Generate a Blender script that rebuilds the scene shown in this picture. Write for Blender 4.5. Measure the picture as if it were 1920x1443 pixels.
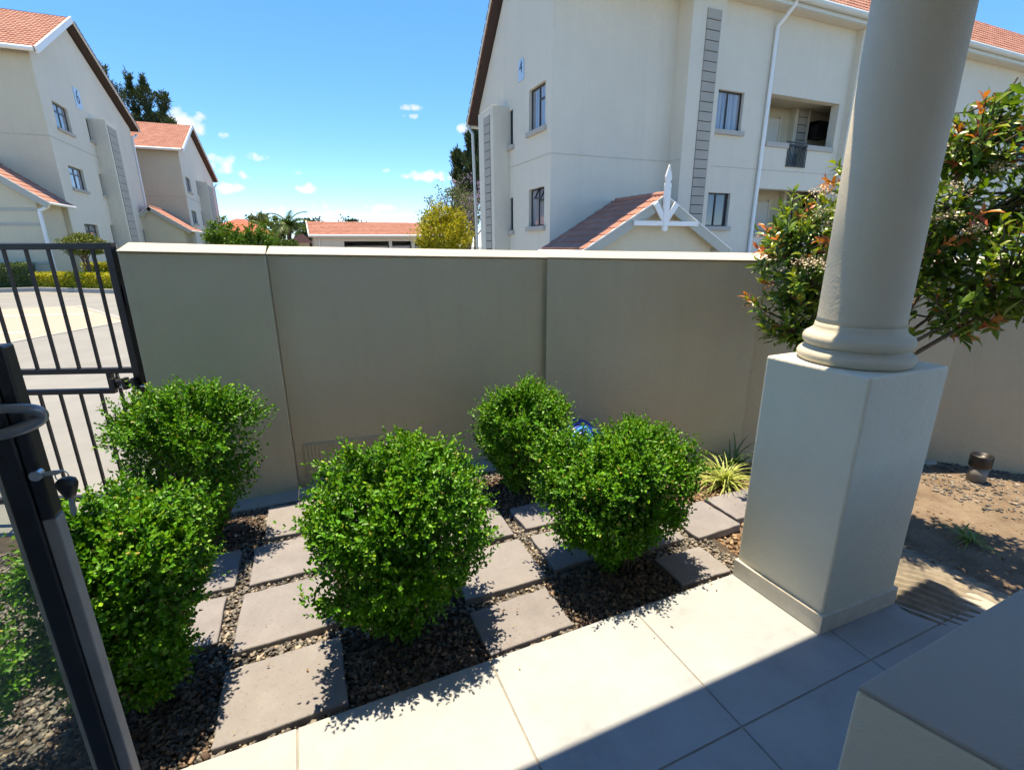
import bpy, bmesh, math, random
import numpy as np
from mathutils import Vector, Matrix
R = math.radians
for o in list(bpy.data.objects): bpy.data.objects.remove(o)
SC = bpy.context.scene
COL = SC.collection
rnd = random.Random(7)

# ------------------------------------------------------------------ camera
CAM_H = 1.62
yaw, pitch, roll = 0.405474, 0.282825, 0.006369
fw = Vector((math.sin(yaw)*math.cos(pitch), math.cos(yaw)*math.cos(pitch), -math.sin(pitch)))
rt = Vector((math.cos(yaw), -math.sin(yaw), 0.0))
dn = fw.cross(rt)
r2 = rt*math.cos(roll) + dn*math.sin(roll)
d2 = dn*math.cos(roll) - rt*math.sin(roll)
cam = bpy.data.cameras.new('camera')
cam.sensor_width = 36.0; cam.sensor_fit = 'HORIZONTAL'; cam.lens = 906.4/1920*36
cam.clip_start = 0.02; cam.clip_end = 900
co = bpy.data.objects.new('camera', cam); COL.objects.link(co)
M = Matrix((( r2.x, -d2.x, -fw.x), (r2.y, -d2.y, -fw.y), (r2.z, -d2.z, -fw.z))).to_4x4()
M.translation = Vector((0, 0, CAM_H)); co.matrix_world = M
SC.camera = co

# ------------------------------------------------------------------ sun, sky, exposure
SUNV = Vector((0.004, 0.15, 1.0)).normalized()
sun = bpy.data.lights.new('sun', 'SUN'); sun.energy = 2.45; sun.angle = R(0.53); sun.color = (1.0, 0.965, 0.90)
so = bpy.data.objects.new('sun', sun); COL.objects.link(so)
so.rotation_euler = (-SUNV).to_track_quat('-Z', 'Y').to_euler(); so.location = (0, 0, 30)
SKY_STRENGTH = 0.15
W = bpy.data.worlds.new('World'); SC.world = W; W.use_nodes = True
vs = SC.view_settings
vs.view_transform = 'Standard'; vs.look = 'None'; vs.gamma = 1.0; vs.exposure = 1.9; vs.use_curve_mapping = False
vs.use_white_balance = True; vs.white_balance_temperature = 9300; vs.white_balance_tint = 8
cy_ = SC.cycles; cy_.max_bounces = 7; cy_.diffuse_bounces = 4; cy_.glossy_bounces = 2; cy_.transmission_bounces = 3; cy_.transparent_max_bounces = 8; cy_.caustics_reflective = False; cy_.caustics_refractive = False
cy_.use_adaptive_sampling = True; cy_.adaptive_threshold = 0.02

def build_world():
    nt = W.node_tree; nt.nodes.clear(); L = nt.links.new
    def nd(t, **k):
        n = nt.nodes.new(t)
        for a, b in k.items(): setattr(n, a, b)
        return n
    def ma(op, a, b=None, c=None, clamp=False):
        n = nd('ShaderNodeMath', operation=op); n.use_clamp = clamp
        for i, v in enumerate((a, b, c)):
            if v is None: continue
            if isinstance(v, (int, float)): n.inputs[i].default_value = v
            else: L(v, n.inputs[i])
        return n.outputs[0]
    def dot(vec, d):
        n = nd('ShaderNodeVectorMath', operation='DOT_PRODUCT'); L(vec, n.inputs[0]); n.inputs[1].default_value = d
        return n.outputs['Value']
    sky = nd('ShaderNodeTexSky'); sky.sky_type = 'NISHITA'; sky.sun_disc = False
    sky.sun_elevation = math.asin(SUNV.z); sky.sun_rotation = math.atan2(SUNV.x, SUNV.y)
    sky.altitude = 3000; sky.air_density = 0.6; sky.dust_density = 0.0; sky.ozone_density = 3.0
    tc = nd('ShaderNodeTexCoord'); dirv = tc.outputs['Generated']
    noi = nd('ShaderNodeTexNoise'); noi.inputs['Scale'].default_value = 55; noi.inputs['Detail'].default_value = 6; noi.inputs['Roughness'].default_value = 0.45
    L(dirv, noi.inputs['Vector'])
    nv = ma('SUBTRACT', noi.outputs['Fac'], 0.5)
    # small fair-weather clouds in (azimuth, elevation) degrees: centre, half width, half height, density
    sep = nd('ShaderNodeSeparateXYZ'); L(dirv, sep.inputs[0])
    az_ = ma('MULTIPLY', ma('ARCTAN2', sep.outputs[0], sep.outputs[1]), 180/math.pi); el_ = ma('MULTIPLY', ma('ARCSINE', sep.outputs[2]), 180/math.pi)
    cmb = nd('ShaderNodeCombineXYZ'); L(az_, cmb.inputs[0]); L(el_, cmb.inputs[1]); total = None
    for az, el, w, h, dens in CLOUDS:
        a = nd('ShaderNodeVectorMath', operation='MULTIPLY_ADD'); L(cmb.outputs[0], a.inputs[0]); a.inputs[1].default_value = (1/w, 1/h, 0); a.inputs[2].default_value = (-az/w, -el/h, math.sqrt((1-dens)*.9))
        b = nd('ShaderNodeVectorMath', operation='DOT_PRODUCT'); L(a.outputs[0], b.inputs[0]); L(a.outputs[0], b.inputs[1])
        total = b.outputs['Value'] if total is None else ma('MINIMUM', total, b.outputs['Value'])
    body = ma('ADD', ma('SUBTRACT', 1.0, total), ma('MULTIPLY', nv, 4.2))
    edge = ma('MULTIPLY', ma('SUBTRACT', 2.4, total), 0.8, clamp=True)
    total = ma('MULTIPLY', ma('MULTIPLY', body, 0.62, clamp=True), edge)
    hs = nd('ShaderNodeHueSaturation'); hs.inputs['Saturation'].default_value = 1.6; hs.inputs['Hue'].default_value = 0.509; hs.inputs['Value'].default_value = 1.44; gm = nd('ShaderNodeGamma'); gm.inputs['Gamma'].default_value = 0.65; L(sky.outputs['Color'], gm.inputs['Color']); L(gm.outputs[0], hs.inputs['Color'])
    mix = nd('ShaderNodeMixRGB'); L(total, mix.inputs['Fac']); L(hs.outputs[0], mix.inputs['Color1'])
    mix.inputs['Color2'].default_value = CLOUD_RAD
    bg = nd('ShaderNodeBackground'); bg.inputs['Strength'].default_value = SKY_STRENGTH
    L(mix.outputs[0], bg.inputs['Color'])
    out = nd('ShaderNodeOutputWorld'); L(bg.outputs[0], out.inputs['Surface'])
CLOUD_RAD = (2.1, 2.2, 2.4, 1)
CLOUDS = [(-8.0, 10.7, 1.87, 1.19, 1.0), (-5.3, 9.9, 0.88, 0.36, 0.45), (-5.9, 7.6, 1.88, 0.92, 0.75), (-3.7, 6.6, 0.79, 0.43, 0.9), (-2.5, 8.3, 1.12, 0.42, 0.9), (-5.4, 5.4, 1.55, 0.57, 0.7), (0.9, 7.1, 0.8, 0.44, 0.55), (1.9, 5.6, 1.33, 0.56, 0.8), (-1.0, 3.1, 1.3, 0.82, 0.5), (3.4, 3.1, 2.03, 1.16, 0.6),
 (6.8, 2.9, 2.78, 1.18, 0.6), (9.8, 7.6, 0.77, 0.31, 0.4), (12.9, 13.5, 1.23, 0.42, 0.75), (12.8, 12.7, 0.91, 0.33, 0.8), (14.4, 7.1, 2.39, 0.58, 1.0), (9.6, 3.9, 1.92, 0.43, 0.45), (11.4, 2.7, 1.61, 0.88, 0.55), (19.0, 11.7, 1.45, 0.64, 0.9),
 (-42, 9, 4, 1.4, .7), (-95, 8, 5, 1.5, .7), (60, 8, 4, 1.4, .7), (140, 12, 5, 1.6, .7)]
build_world()

# ------------------------------------------------------------------ helpers: materials
MATS = {}
class Nodes:
    def __init__(s, name):
        s.m = bpy.data.materials.new(name); s.m.use_nodes = True; s.t = s.m.node_tree
        s.b = s.t.nodes['Principled BSDF']; s.out = s.t.nodes['Material Output']
    def n(s, t, **k):
        x = s.t.nodes.new(t)
        for a, b in k.items(): setattr(x, a, b)
        return x
    def L(s, a, b): s.t.links.new(a, b)
    def pos(s): return s.n('ShaderNodeNewGeometry').outputs['Position']
    def island(s): return s.n('ShaderNodeNewGeometry').outputs['Random Per Island']
    def objrand(s): return s.n('ShaderNodeObjectInfo').outputs['Random']
    def noise(s, scale, detail=4, rough=.55, vec=None, sy=1.0):
        x = s.n('ShaderNodeTexNoise'); x.inputs['Scale'].default_value = scale; x.inputs['Detail'].default_value = detail; x.inputs['Roughness'].default_value = rough
        v = vec or s.pos()
        if sy != 1.0:
            mp = s.n('ShaderNodeMapping'); mp.inputs['Scale'].default_value = sy; s.L(v, mp.inputs['Vector']); v = mp.outputs[0]
        s.L(v, x.inputs['Vector']); return x.outputs['Fac']
    def ramp(s, fac, stops):
        x = s.n('ShaderNodeValToRGB'); e = x.color_ramp.elements
        while len(e) < len(stops): e.new(0.5)
        for i, (p, c) in enumerate(stops):
            e[i].position = p; e[i].color = (*c, 1) if len(c) == 3 else c
        s.L(fac, x.inputs['Fac']); return x.outputs['Color']
    def mix(s, fac, a, b, blend='MIX'):
        x = s.n('ShaderNodeMixRGB', blend_type=blend)
        for i, v in ((0, fac), (1, a), (2, b)):
            if isinstance(v, (int, float)): x.inputs[i].default_value = v
            elif isinstance(v, tuple): x.inputs[i].default_value = (*v, 1) if len(v) == 3 else v
            else: s.L(v, x.inputs[i])
        return x.outputs[0]
    def math(s, op, a, b=0.0):
        x = s.n('ShaderNodeMath', operation=op)
        for i, v in enumerate((a, b)):
            if isinstance(v, (int, float)): x.inputs[i].default_value = v
            else: s.L(v, x.inputs[i])
        return x.outputs[0]
    def bump(s, h, strength=.3, dist=.01):
        x = s.n('ShaderNodeBump'); x.inputs['Strength'].default_value = strength; x.inputs['Distance'].default_value = dist
        s.L(h, x.inputs['Height']); s.L(x.outputs[0], s.b.inputs['Normal']); return x
    def col(s, c):
        if isinstance(c, tuple): s.b.inputs['Base Color'].default_value = (*c, 1)
        else: s.L(c, s.b.inputs['Base Color'])
    def set(s, **k):
        for a, v in k.items(): s.b.inputs[a.replace('_', ' ')].default_value = v
        return s.m

def sc(c, k): return tuple(min(1, x*k) for x in c)
def plaster(name, c, fine=150, bump=.35, dist=.004, var=.10, rough=.88, dirt=None):
    N = Nodes(name)
    a = N.noise(1.3, 5, .6); b = N.noise(22, 4, .6)
    cc = N.ramp(a, [(.3, sc(c, 1-var)), (.7, sc(c, 1+var*.6))])
    cc = N.mix(N.math('MULTIPLY', b, .30), cc, sc(c, .86))
    if dirt:
        d = N.ramp(N.noise(3.5, 6, .7), [(.55, (0, 0, 0)), (.75, (1, 1, 1))])
        cc = N.mix(N.math('MULTIPLY', d, .35), cc, dirt)
    N.col(cc)
    h = N.math('ADD', N.noise(fine, 3, .6), N.math('MULTIPLY', N.noise(9, 3, .5), 1.6))
    N.bump(h, bump, dist)
    return N.set(Roughness=rough, Specular_IOR_Level=.25)
def wallplaster(name, c, k=1.0, f=1.0, bd=1.0):
    N = Nodes(name)
    cc = N.ramp(N.noise(1.1*f, 6, .65), [(.28, sc(c, 1-.12*k)), (.72, sc(c, 1+.08*k))])
    st = N.ramp(N.noise(1.0, 6, .7, sy=(9*f, 9*f, .5*f)), [(.50, (0, 0, 0)), (.72, (1, 1, 1))])
    cc = N.mix(N.math('MULTIPLY', st, .30*k), cc, sc(c, .70))
    bl = N.ramp(N.noise(5.5*f, 7, .75), [(.58, (0, 0, 0)), (.70, (1, 1, 1))]); cc = N.mix(N.math('MULTIPLY', bl, .22*k), cc, sc(c, .72))
    ds = N.noise(4, 4, .6); vp = N.n('ShaderNodeVectorMath', operation='ADD'); N.L(N.pos(), vp.inputs[0]); cv = N.n('ShaderNodeCombineXYZ'); N.L(ds, cv.inputs[0]); N.L(ds, cv.inputs[2]); N.L(cv.outputs[0], vp.inputs[1])
    vo = N.n('ShaderNodeTexVoronoi', feature='DISTANCE_TO_EDGE'); vo.inputs['Scale'].default_value = 1.1*f; N.L(vp.outputs[0], vo.inputs['Vector'])
    ck = N.math('MULTIPLY', N.math('LESS_THAN', vo.outputs['Distance'], .0022), N.math('GREATER_THAN', N.noise(1.7, 3), .53)); cc = N.mix(N.math('MULTIPLY', ck, .10*k), cc, sc(c, .45))
    N.col(cc)
    h = N.math('ADD', N.noise(120, 3, .65), N.math('ADD', N.math('MULTIPLY', N.noise(28, 4, .6), 1.2), N.math('MULTIPLY', N.noise(6, 3, .5), 3.0)))
    N.bump(h, .55, .006*bd); return N.set(Roughness=.9, Specular_IOR_Level=.2)
def simple(name, c, rough=.5, metal=0.0, spec=.5, var=.12, bscale=None, bstr=.2, bdist=.003):
    N = Nodes(name)
    N.col(N.ramp(N.noise(18, 4, .6), [(.3, sc(c, 1-var)), (.7, sc(c, 1+var))]))
    if bscale: N.bump(N.noise(bscale, 4, .6), bstr, bdist)
    return N.set(Roughness=rough, Metallic=metal, Specular_IOR_Level=spec)
def leafmat(name, dark, mid, young, rough=.35, trans=.35, spec=.5, dead=None):
    N = Nodes(name)
    c = N.ramp(N.island(), [(0, dark), (.55, mid), (.975, sc(mid, 1.25)), (1, dead or sc(mid, 1.25))])
    at = N.n('ShaderNodeAttribute'); at.attribute_name = 'young'
    c = N.mix(at.outputs['Fac'], c, young)
    N.col(c); N.set(Roughness=rough, Specular_IOR_Level=spec)
    tr = N.n('ShaderNodeBsdfTranslucent'); N.L(N.mix(1.0, c, (1.0, 1.0, .35), 'MULTIPLY'), tr.inputs['Color'])
    mx = N.n('ShaderNodeMixShader'); mx.inputs[0].default_value = trans
    N.L(N.b.outputs[0], mx.inputs[1]); N.L(tr.outputs[0], mx.inputs[2]); N.L(mx.outputs[0], N.out.inputs['Surface'])
    return N.m

WALLC = (.56, .475, .335)
BLDC = (.69, .635, .53)
MATS['wall'] = wallplaster('wall_plaster', WALLC, .6)
MATS['coping'] = plaster('coping_plaster', (.46, .43, .365), fine=120, bump=.4, dist=.004, var=.08, dirt=(.42, .38, .31))
MATS['plinth'] = plaster('plinth_plaster', (.74, .71, .60), fine=95, bump=.5, dist=.005, var=.05, dirt=(.62, .58, .47))
MATS['column'] = plaster('column_plaster', (.62, .56, .445), fine=85, bump=.4, dist=.004, var=.06, dirt=(.50, .45, .37))
MATS['lowwall'] = plaster('low_wall_plaster', (.74, .69, .56), fine=140, bump=.5, dist=.003, var=.06)
MATS['lowcap'] = plaster('low_wall_cap', (.37, .35, .32), fine=160, bump=.6, dist=.003, var=.10, dirt=(.14, .13, .12))
MATS['bldg'] = wallplaster('building_plaster', BLDC, .42, .42, 1.6)
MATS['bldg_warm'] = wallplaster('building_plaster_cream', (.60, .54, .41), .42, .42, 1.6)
MATS['jointc'] = simple('joint_shadow_line', sc(BLDC, .72), .9)
MATS['ladder'] = plaster('panel_plaster', (.40, .37, .32), fine=20, bump=.25, dist=.006, var=.07)
MATS['groove'] = simple('dark_joint', (.06, .055, .05), .9)
MATS['sill'] = plaster('sill_plaster', (.45, .42, .375), fine=25, bump=.3, dist=.006, var=.06)
MATS['footing'] = plaster('footing_concrete', (.34, .33, .31), fine=80, bump=.4, dist=.005, var=.15, dirt=(.2, .19, .17))
MATS['white'] = simple('white_paint', (.78, .78, .76), .45, var=.04)
MATS['gutter'] = simple('gutter_paint', (.62, .63, .58), .4, var=.05)
MATS['barge'] = simple('barge_board_paint', (.38, .385, .335), .5, var=.05)
MATS['black'] = simple('black_paint', (.012, .012, .014), .42, var=.3, bscale=90, bstr=.12)
MATS['blackframe'] = simple('dark_window_frame', (.030, .028, .028), .4, var=.2)
MATS['doorblack'] = simple('door_black', (.018, .017, .020), .34, var=.25, bscale=120, bstr=.08)
MATS['bead'] = simple('pale_glazing_bead', (.42, .44, .40), .5)
MATS['doorgrey'] = simple('door_grey', (.27, .25, .235), .55, var=.12, bscale=140, bstr=.1)
MATS['steel'] = simple('worn_steel', (.55, .55, .54), .3, 1.0, var=.2, bscale=60, bstr=.1)
MATS['handle'] = simple('handle_metal', (.26, .28, .31), .36, .6, var=.25, bscale=70, bstr=.1)
MATS['rubber'] = simple('key_plastic', (.012, .012, .014), .4)
MATS['blue'] = simple('blue_plastic', (.012, .06, .36), .3, var=.25)
MATS['bluelight'] = simple('light_blue_plastic', (.03, .30, .75), .3, var=.15)
MATS['pipe'] = simple('pipe_grey', (.19, .185, .175), .6)
MATS['bark'] = simple('bark', (.14, .10, .07), .9, var=.35, bscale=60, bstr=.6, bdist=.01)
MATS['signblue'] = simple('sign_pale_blue', (.42, .60, .75), .5, var=.03)
MATS['ink'] = simple('sign_dark_blue', (.015, .02, .06), .5)
MATS['door_int'] = simple('door_offwhite', (.62, .60, .54), .6, var=.05)
MATS['interior'] = simple('interior_plaster', (.45, .42, .37), .9)
MATS['curtain'] = simple('curtain', (.42, .45, .47), .9, var=.3)
MATS['grille'] = plaster('grille_paint', sc(WALLC, .92), fine=90, bump=.3, dist=.003)

def glassy(name, c, rough=.03, spec=1.0):
    N = Nodes(name); N.col(c); N.bump(N.noise(1.2, 2), .04, .02)
    return N.set(Roughness=rough, Specular_IOR_Level=spec, IOR=1.6)
MATS['pane'] = glassy('window_glass', (.05, .058, .065))
def curtainpane():
    N = Nodes('window_glass_curtain'); w = N.noise(1.0, 3, .6, sy=(16, 16, .4))
    N.col(N.ramp(w, [(.35, (.10, .115, .135)), (.5, (.24, .255, .28)), (.68, (.36, .37, .38))])); N.bump(N.noise(1.2, 2), .04, .02)
    return N.set(Roughness=.05, Specular_IOR_Level=1.0, IOR=1.6)
MATS['pane_sky'] = curtainpane()
def doorglass():
    N = Nodes('door_glass')
    tr = N.n('ShaderNodeBsdfTransparent'); tr.inputs['Color'].default_value = (.90, .93, .91, 1)
    gl = N.n('ShaderNodeBsdfGlossy'); gl.inputs['Roughness'].default_value = .02
    lw_ = N.n('ShaderNodeLayerWeight'); lw_.inputs['Blend'].default_value = .5; frv = N.math('ADD', N.math('MULTIPLY', N.math('POWER', lw_.outputs['Facing'], 4.0), .8), .045)
    df = N.n('ShaderNodeBsdfDiffuse'); df.inputs['Color'].default_value = (.35, .35, .33, 1)
    dust = N.n('ShaderNodeMixShader'); N.L(N.math('MULTIPLY', N.noise(7, 5, .7), .16), dust.inputs[0]); N.L(tr.outputs[0], dust.inputs[1]); N.L(df.outputs[0], dust.inputs[2])
    mx = N.n('ShaderNodeMixShader'); N.L(frv, mx.inputs[0]); N.L(dust.outputs[0], mx.inputs[1]); N.L(gl.outputs[0], mx.inputs[2])
    N.L(mx.outputs[0], N.out.inputs['Surface']); return N.m
MATS['doorglass'] = doorglass()

def tilemat():
    N = Nodes('porcelain_tile')
    c = N.ramp(N.noise(3.4, 9, .72), [(.28, (.245, .268, .298)), (.42, (.298, .326, .362)), (.56, (.330, .360, .398)), (.75, (.365, .397, .438))])
    spk = N.ramp(N.noise(60, 3, .7), [(.56, (0, 0, 0)), (.68, (1, 1, 1))])
    c = N.mix(N.math('MULTIPLY', spk, .12), c, (.45, .42, .37))
    c = N.mix(N.math('MULTIPLY', N.objrand(), .18), c, (.33, .335, .335))
    N.col(c); N.bump(N.noise(45, 5, .6), .12, .002)
    return N.set(Roughness=.5, Specular_IOR_Level=.35)
MATS['tile'] = tilemat()
MATS['skirt'] = simple('skirting_tile', (.64, .585, .50), .5, var=.10, bscale=40, bstr=.1)
MATS['grout'] = simple('grout', (.27, .255, .23), .95, var=.2)
def slabmat():
    N = Nodes('stone_slab')
    c = N.ramp(N.noise(5, 7, .7), [(.25, (.165, .157, .172)), (.55, (.208, .200, .218)), (.8, (.268, .260, .278))])
    c = N.mix(N.math('MULTIPLY', N.objrand(), .35), c, (.24, .235, .245))
    w = N.ramp(N.noise(34, 4, .75), [(.66, (0, 0, 0)), (.74, (1, 1, 1))])
    c = N.mix(N.math('MULTIPLY', w, .55), c, (.55, .52, .48))
    d = N.ramp(N.noise(70, 3, .6), [(.30, (1, 1, 1)), (.40, (0, 0, 0))])
    c = N.mix(N.math('MULTIPLY', d, .5), c, (.14, .11, .09))
    N.col(c); N.bump(N.math('ADD', N.noise(18, 6, .65), N.math('MULTIPLY', N.noise(120, 3, .6), .4)), .35, .008)
    return N.set(Roughness=.8, Specular_IOR_Level=.3)
MATS['slab'] = slabmat()
def chipmat(name, stops, rough=.75):
    N = Nodes(name)
    c = N.ramp(N.island(), stops); c = N.mix(N.math('MULTIPLY', N.noise(70, 4, .6), .4), c, (.05, .045, .04))
    N.col(c); N.bump(N.noise(150, 3, .6), .4, .003)
    return N.set(Roughness=rough, Specular_IOR_Level=.35)
MATS['chip'] = chipmat('slate_chip', [(0, (.08, .076, .078)), (.35, (.15, .142, .14)), (.65, (.23, .215, .205)), (.85, (.33, .28, .235)), (1, (.50, .43, .36))])
MATS['mulch'] = chipmat('bark_mulch', [(0, (.08, .045, .025)), (.4, (.19, .11, .06)), (.75, (.34, .21, .13)), (1, (.52, .38, .26))], .9)
MATS['mulch_dark'] = chipmat('dark_mulch', [(0, (.05, .035, .03)), (.4, (.10, .065, .052)), (.75, (.17, .115, .09)), (1, (.32, .22, .16))], .9)
def soilmat():
    N = Nodes('red_soil')
    c = N.ramp(N.noise(6, 8, .7), [(.25, (.125, .095, .075)), (.5, (.235, .185, .145)), (.75, (.34, .285, .23))])
    c = N.mix(N.math('MULTIPLY', N.noise(45, 5, .7), .35), c, (.20, .12, .07))
    N.col(c); N.bump(N.math('ADD', N.noise(28, 6, .7), N.noise(110, 4, .6)), .8, .02)
    return N.set(Roughness=.95, Specular_IOR_Level=.15)
MATS['soil'] = soilmat()
MATS['sand'] = simple('washed_sand', (.22, .19, .155), .95, var=.3, bscale=90, bstr=.5, bdist=.004)
MATS['darksoil'] = simple('dark_soil', (.06, .045, .035), .95, var=.3, bscale=60, bstr=.7, bdist=.02)
def asphalt():
    N = Nodes('pale_asphalt')
    c = N.ramp(N.noise(.9, 9, .75), [(.3, (.20, .205, .205)), (.7, (.275, .278, .275))])
    c = N.mix(N.math('MULTIPLY', N.noise(60, 4, .8), .4), c, (.17, .165, .16))
    N.col(c); N.bump(N.noise(90, 3, .7), .3, .01); return N.set(Roughness=.92, Specular_IOR_Level=.2)
MATS['asphalt'] = asphalt()
MATS['paver'] = simple('paver', (.34, .295, .25), .9, var=.15, bscale=30, bstr=.3)
MATS['kerb'] = simple('kerb_concrete', (.30, .30, .29), .9, var=.15, bscale=40, bstr=.3)
MATS['lawn'] = simple('dry_lawn', (.11, .12, .05), .95, var=.3, bscale=30, bstr=.8, bdist=.05)
def roofmat(name, c1, c2, c3, rough=.8):
    N = Nodes(name)
    r = N.math('ADD', N.math('MULTIPLY', N.island(), .5), N.math('MULTIPLY', N.objrand(), .5))
    c = N.ramp(r, [(.1, c1), (.5, c2), (.9, c3)])
    c = N.mix(N.math('MULTIPLY', N.noise(4, 6, .7), .4), c, sc(c1, .7))
    N.col(c); N.bump(N.noise(50, 4, .6), .3, .006); return N.set(Roughness=rough, Specular_IOR_Level=.3)
MATS['rooftile'] = roofmat('clay_roof_tile', (.34, .145, .105), (.41, .185, .138), (.48, .235, .18))
MATS['vergetile_shaded'] = roofmat('verge_tile_painted_shade', (.15, .06, .045), (.24, .09, .065), (.33, .13, .09))  # same clay as the roof tiles, darkened: verge shade put into the colour
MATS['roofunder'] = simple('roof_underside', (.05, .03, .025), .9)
MATS['redroof'] = roofmat('red_roof_tile', (.42, .09, .06), (.48, .115, .08), (.55, .15, .10))
MATS['box_leaf'] = leafmat('boxwood_leaf', (.022, .100, .008), (.068, .250, .016), (.34, .54, .036), .42, .22, .32, (.42, .30, .10))
MATS['photinia'] = leafmat('photinia_leaf', (.055, .12, .018), (.13, .245, .035), (.48, .48, .06), .30, .36, .45)
MATS['photinia_red'] = leafmat('photinia_red_leaf', (.50, .07, .05), (.60, .20, .07), (.6, .3, .08), .28, .3, .6)
MATS['litter'] = chipmat('dry_leaf', [(0, (.10, .06, .03)), (.4, (.24, .15, .07)), (.7, (.36, .27, .12)), (1, (.16, .24, .05))], .8)
MATS['flower'] = simple('cream_flower', (.72, .60, .45), .8, var=.2)
MATS['liriope_y'] = leafmat('yellow_strap_leaf', (.20, .30, .06), (.36, .44, .10), (.66, .70, .36), .35, .3)
MATS['liriope_g'] = leafmat('green_strap_leaf', (.05, .12, .03), (.10, .20, .05), (.3, .4, .1), .35, .3)
MATS['hedge_y'] = leafmat('golden_hedge_leaf', (.22, .24, .012), (.42, .40, .02), (.6, .5, .03), .5, .3)
MATS['hedge_g'] = leafmat('green_hedge_leaf', (.035, .07, .012), (.08, .13, .02), (.2, .25, .03), .5, .3)
MATS['topiary'] = leafmat('topiary_leaf', (.05, .075, .012), (.13, .165, .025), (.30, .32, .04), .5, .25)
MATS['tree_dark'] = leafmat('dark_needle', (.025, .045, .022), (.05, .08, .035), (.09, .12, .05), .6, .2, .3)
MATS['tree_mid'] = leafmat('mid_tree_leaf', (.035, .075, .014), (.075, .14, .025), (.14, .22, .04), .5, .3, .3)
MATS['tree_bright'] = leafmat('bright_tree_leaf', (.05, .12, .012), (.09, .20, .02), (.18, .3, .04), .5, .3, .3)
MATS['tree_yellow'] = leafmat('golden_bush_leaf', (.20, .22, .02), (.42, .38, .03), (.6, .5, .05), .5, .3, .3)
MATS['tree_grey'] = leafmat('grey_green_leaf', (.07, .10, .045), (.13, .17, .07), (.2, .24, .1), .6, .25, .3)
MATS['jaca'] = leafmat('jacaranda_blossom', (.22, .16, .34), (.34, .26, .48), (.4, .3, .5), .7, .3, .2)

# ------------------------------------------------------------------ helpers: geometry
class MB:
    def __init__(s): s.v = []; s.f = []; s.sm = []
    def add(s, vs, fs, smooth=False):
        k = len(s.v); s.v += [tuple(p) for p in vs]; s.f += [tuple(i+k for i in f) for f in fs]; s.sm += [smooth]*len(fs); return s
    def box(s, x0, x1, y0, y1, z0, z1):
        return s.hexa([(x0,y0,z0),(x1,y0,z0),(x1,y1,z0),(x0,y1,z0),(x0,y0,z1),(x1,y0,z1),(x1,y1,z1),(x0,y1,z1)])
    def hexa(s, p): return s.add(p, [(0,3,2,1),(4,5,6,7),(0,1,5,4),(1,2,6,5),(2,3,7,6),(3,0,4,7)])
    def obox(s, o, u, v, w, a, b, c):
        "box from origin o spanning a=(a0,a1) along u etc."
        o, u, v, w = map(Vector, (o, u, v, w))
        P = lambda i, j, k: o+u*a[i]+v*b[j]+w*c[k]
        return s.hexa([P(0,0,0),P(1,0,0),P(1,1,0),P(0,1,0),P(0,0,1),P(1,0,1),P(1,1,1),P(0,1,1)])
    def prism(s, poly, h):
        "extrude list of 3D points by vector h"
        n = len(poly); h = Vector(h); P = [Vector(p) for p in poly]
        vs = P+[p+h for p in P]
        return s.add(vs, [tuple(range(n))[::-1], tuple(range(n, 2*n))]+[(i, (i+1) % n, (i+1) % n+n, i+n) for i in range(n)])
    def tube(s, pts, r, seg=8, cap=True, smooth=True):
        pts = [Vector(p) for p in pts]; n = len(pts); rr = r if isinstance(r, (list, tuple)) else [r]*n
        up = None; vs = []
        for i, p in enumerate(pts):
            t = (pts[min(i+1, n-1)]-pts[max(i-1, 0)]).normalized()
            if up is None: up = Vector((0, 0, 1)) if abs(t.z) < .9 else Vector((1, 0, 0))
            a = t.cross(up).normalized(); b = a.cross(t).normalized(); up = b
            for k in range(seg):
                an = 2*math.pi*k/seg; vs.append(p+(a*math.cos(an)+b*math.sin(an))*rr[i])
        fs = [(i*seg+k, i*seg+(k+1) % seg, (i+1)*seg+(k+1) % seg, (i+1)*seg+k) for i in range(n-1) for k in range(seg)]
        s.add(vs, fs, smooth)
        if cap: s.add(vs, []); k0 = len(s.v)-len(vs); s.f += [tuple(range(k0+seg-1, k0-1, -1)), tuple(range(k0+(n-1)*seg, k0+n*seg))]; s.sm += [False, False]
        return s
    def lathe(s, c, prof, seg=48, smooth=True):
        vs = [(c[0]+r*math.cos(2*math.pi*k/seg), c[1]+r*math.sin(2*math.pi*k/seg), c[2]+z) for r, z in prof for k in range(seg)]
        n = len(prof)
        s.add(vs, [(i*seg+k, i*seg+(k+1) % seg, (i+1)*seg+(k+1) % seg, (i+1)*seg+k) for i in range(n-1) for k in range(seg)], smooth)
        k0 = len(s.v)-len(vs); s.f += [tuple(range(k0+seg-1, k0-1, -1)), tuple(range(k0+(n-1)*seg, k0+n*seg))]; s.sm += [False, False]
        return s
    def mesh(s, name):
        me = bpy.data.meshes.new(name); me.from_pydata(s.v, [], s.f)
        me.polygons.foreach_set('use_smooth', s.sm); me.update(); return me
    def build(s, name, mat, parent=None, bevel=0, seg=2, recalc=True):
        me = s.mesh(name)
        if recalc:
            bm = bmesh.new(); bm.from_mesh(me); bmesh.ops.recalc_face_normals(bm, faces=bm.faces); bm.to_mesh(me); bm.free()
        return link(name, me, mat, parent, bevel, seg)
def link(name, me, mat=None, parent=None, bevel=0, seg=2):
    if mat is not None and not me.materials: me.materials.append(MATS[mat] if isinstance(mat, str) else mat)
    o = bpy.data.objects.new(name, me); COL.objects.link(o)
    if parent: o.parent = parent
    if bevel:
        b = o.modifiers.new('bevel', 'BEVEL'); b.width = bevel; b.segments = seg; b.limit_method = 'ANGLE'; b.angle_limit = R(40)
    return o
def empty(name, label, cat, group=None):
    o = bpy.data.objects.new(name, None); COL.objects.link(o); o.empty_display_size = .1
    return tag(o, label, cat, group)
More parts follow.
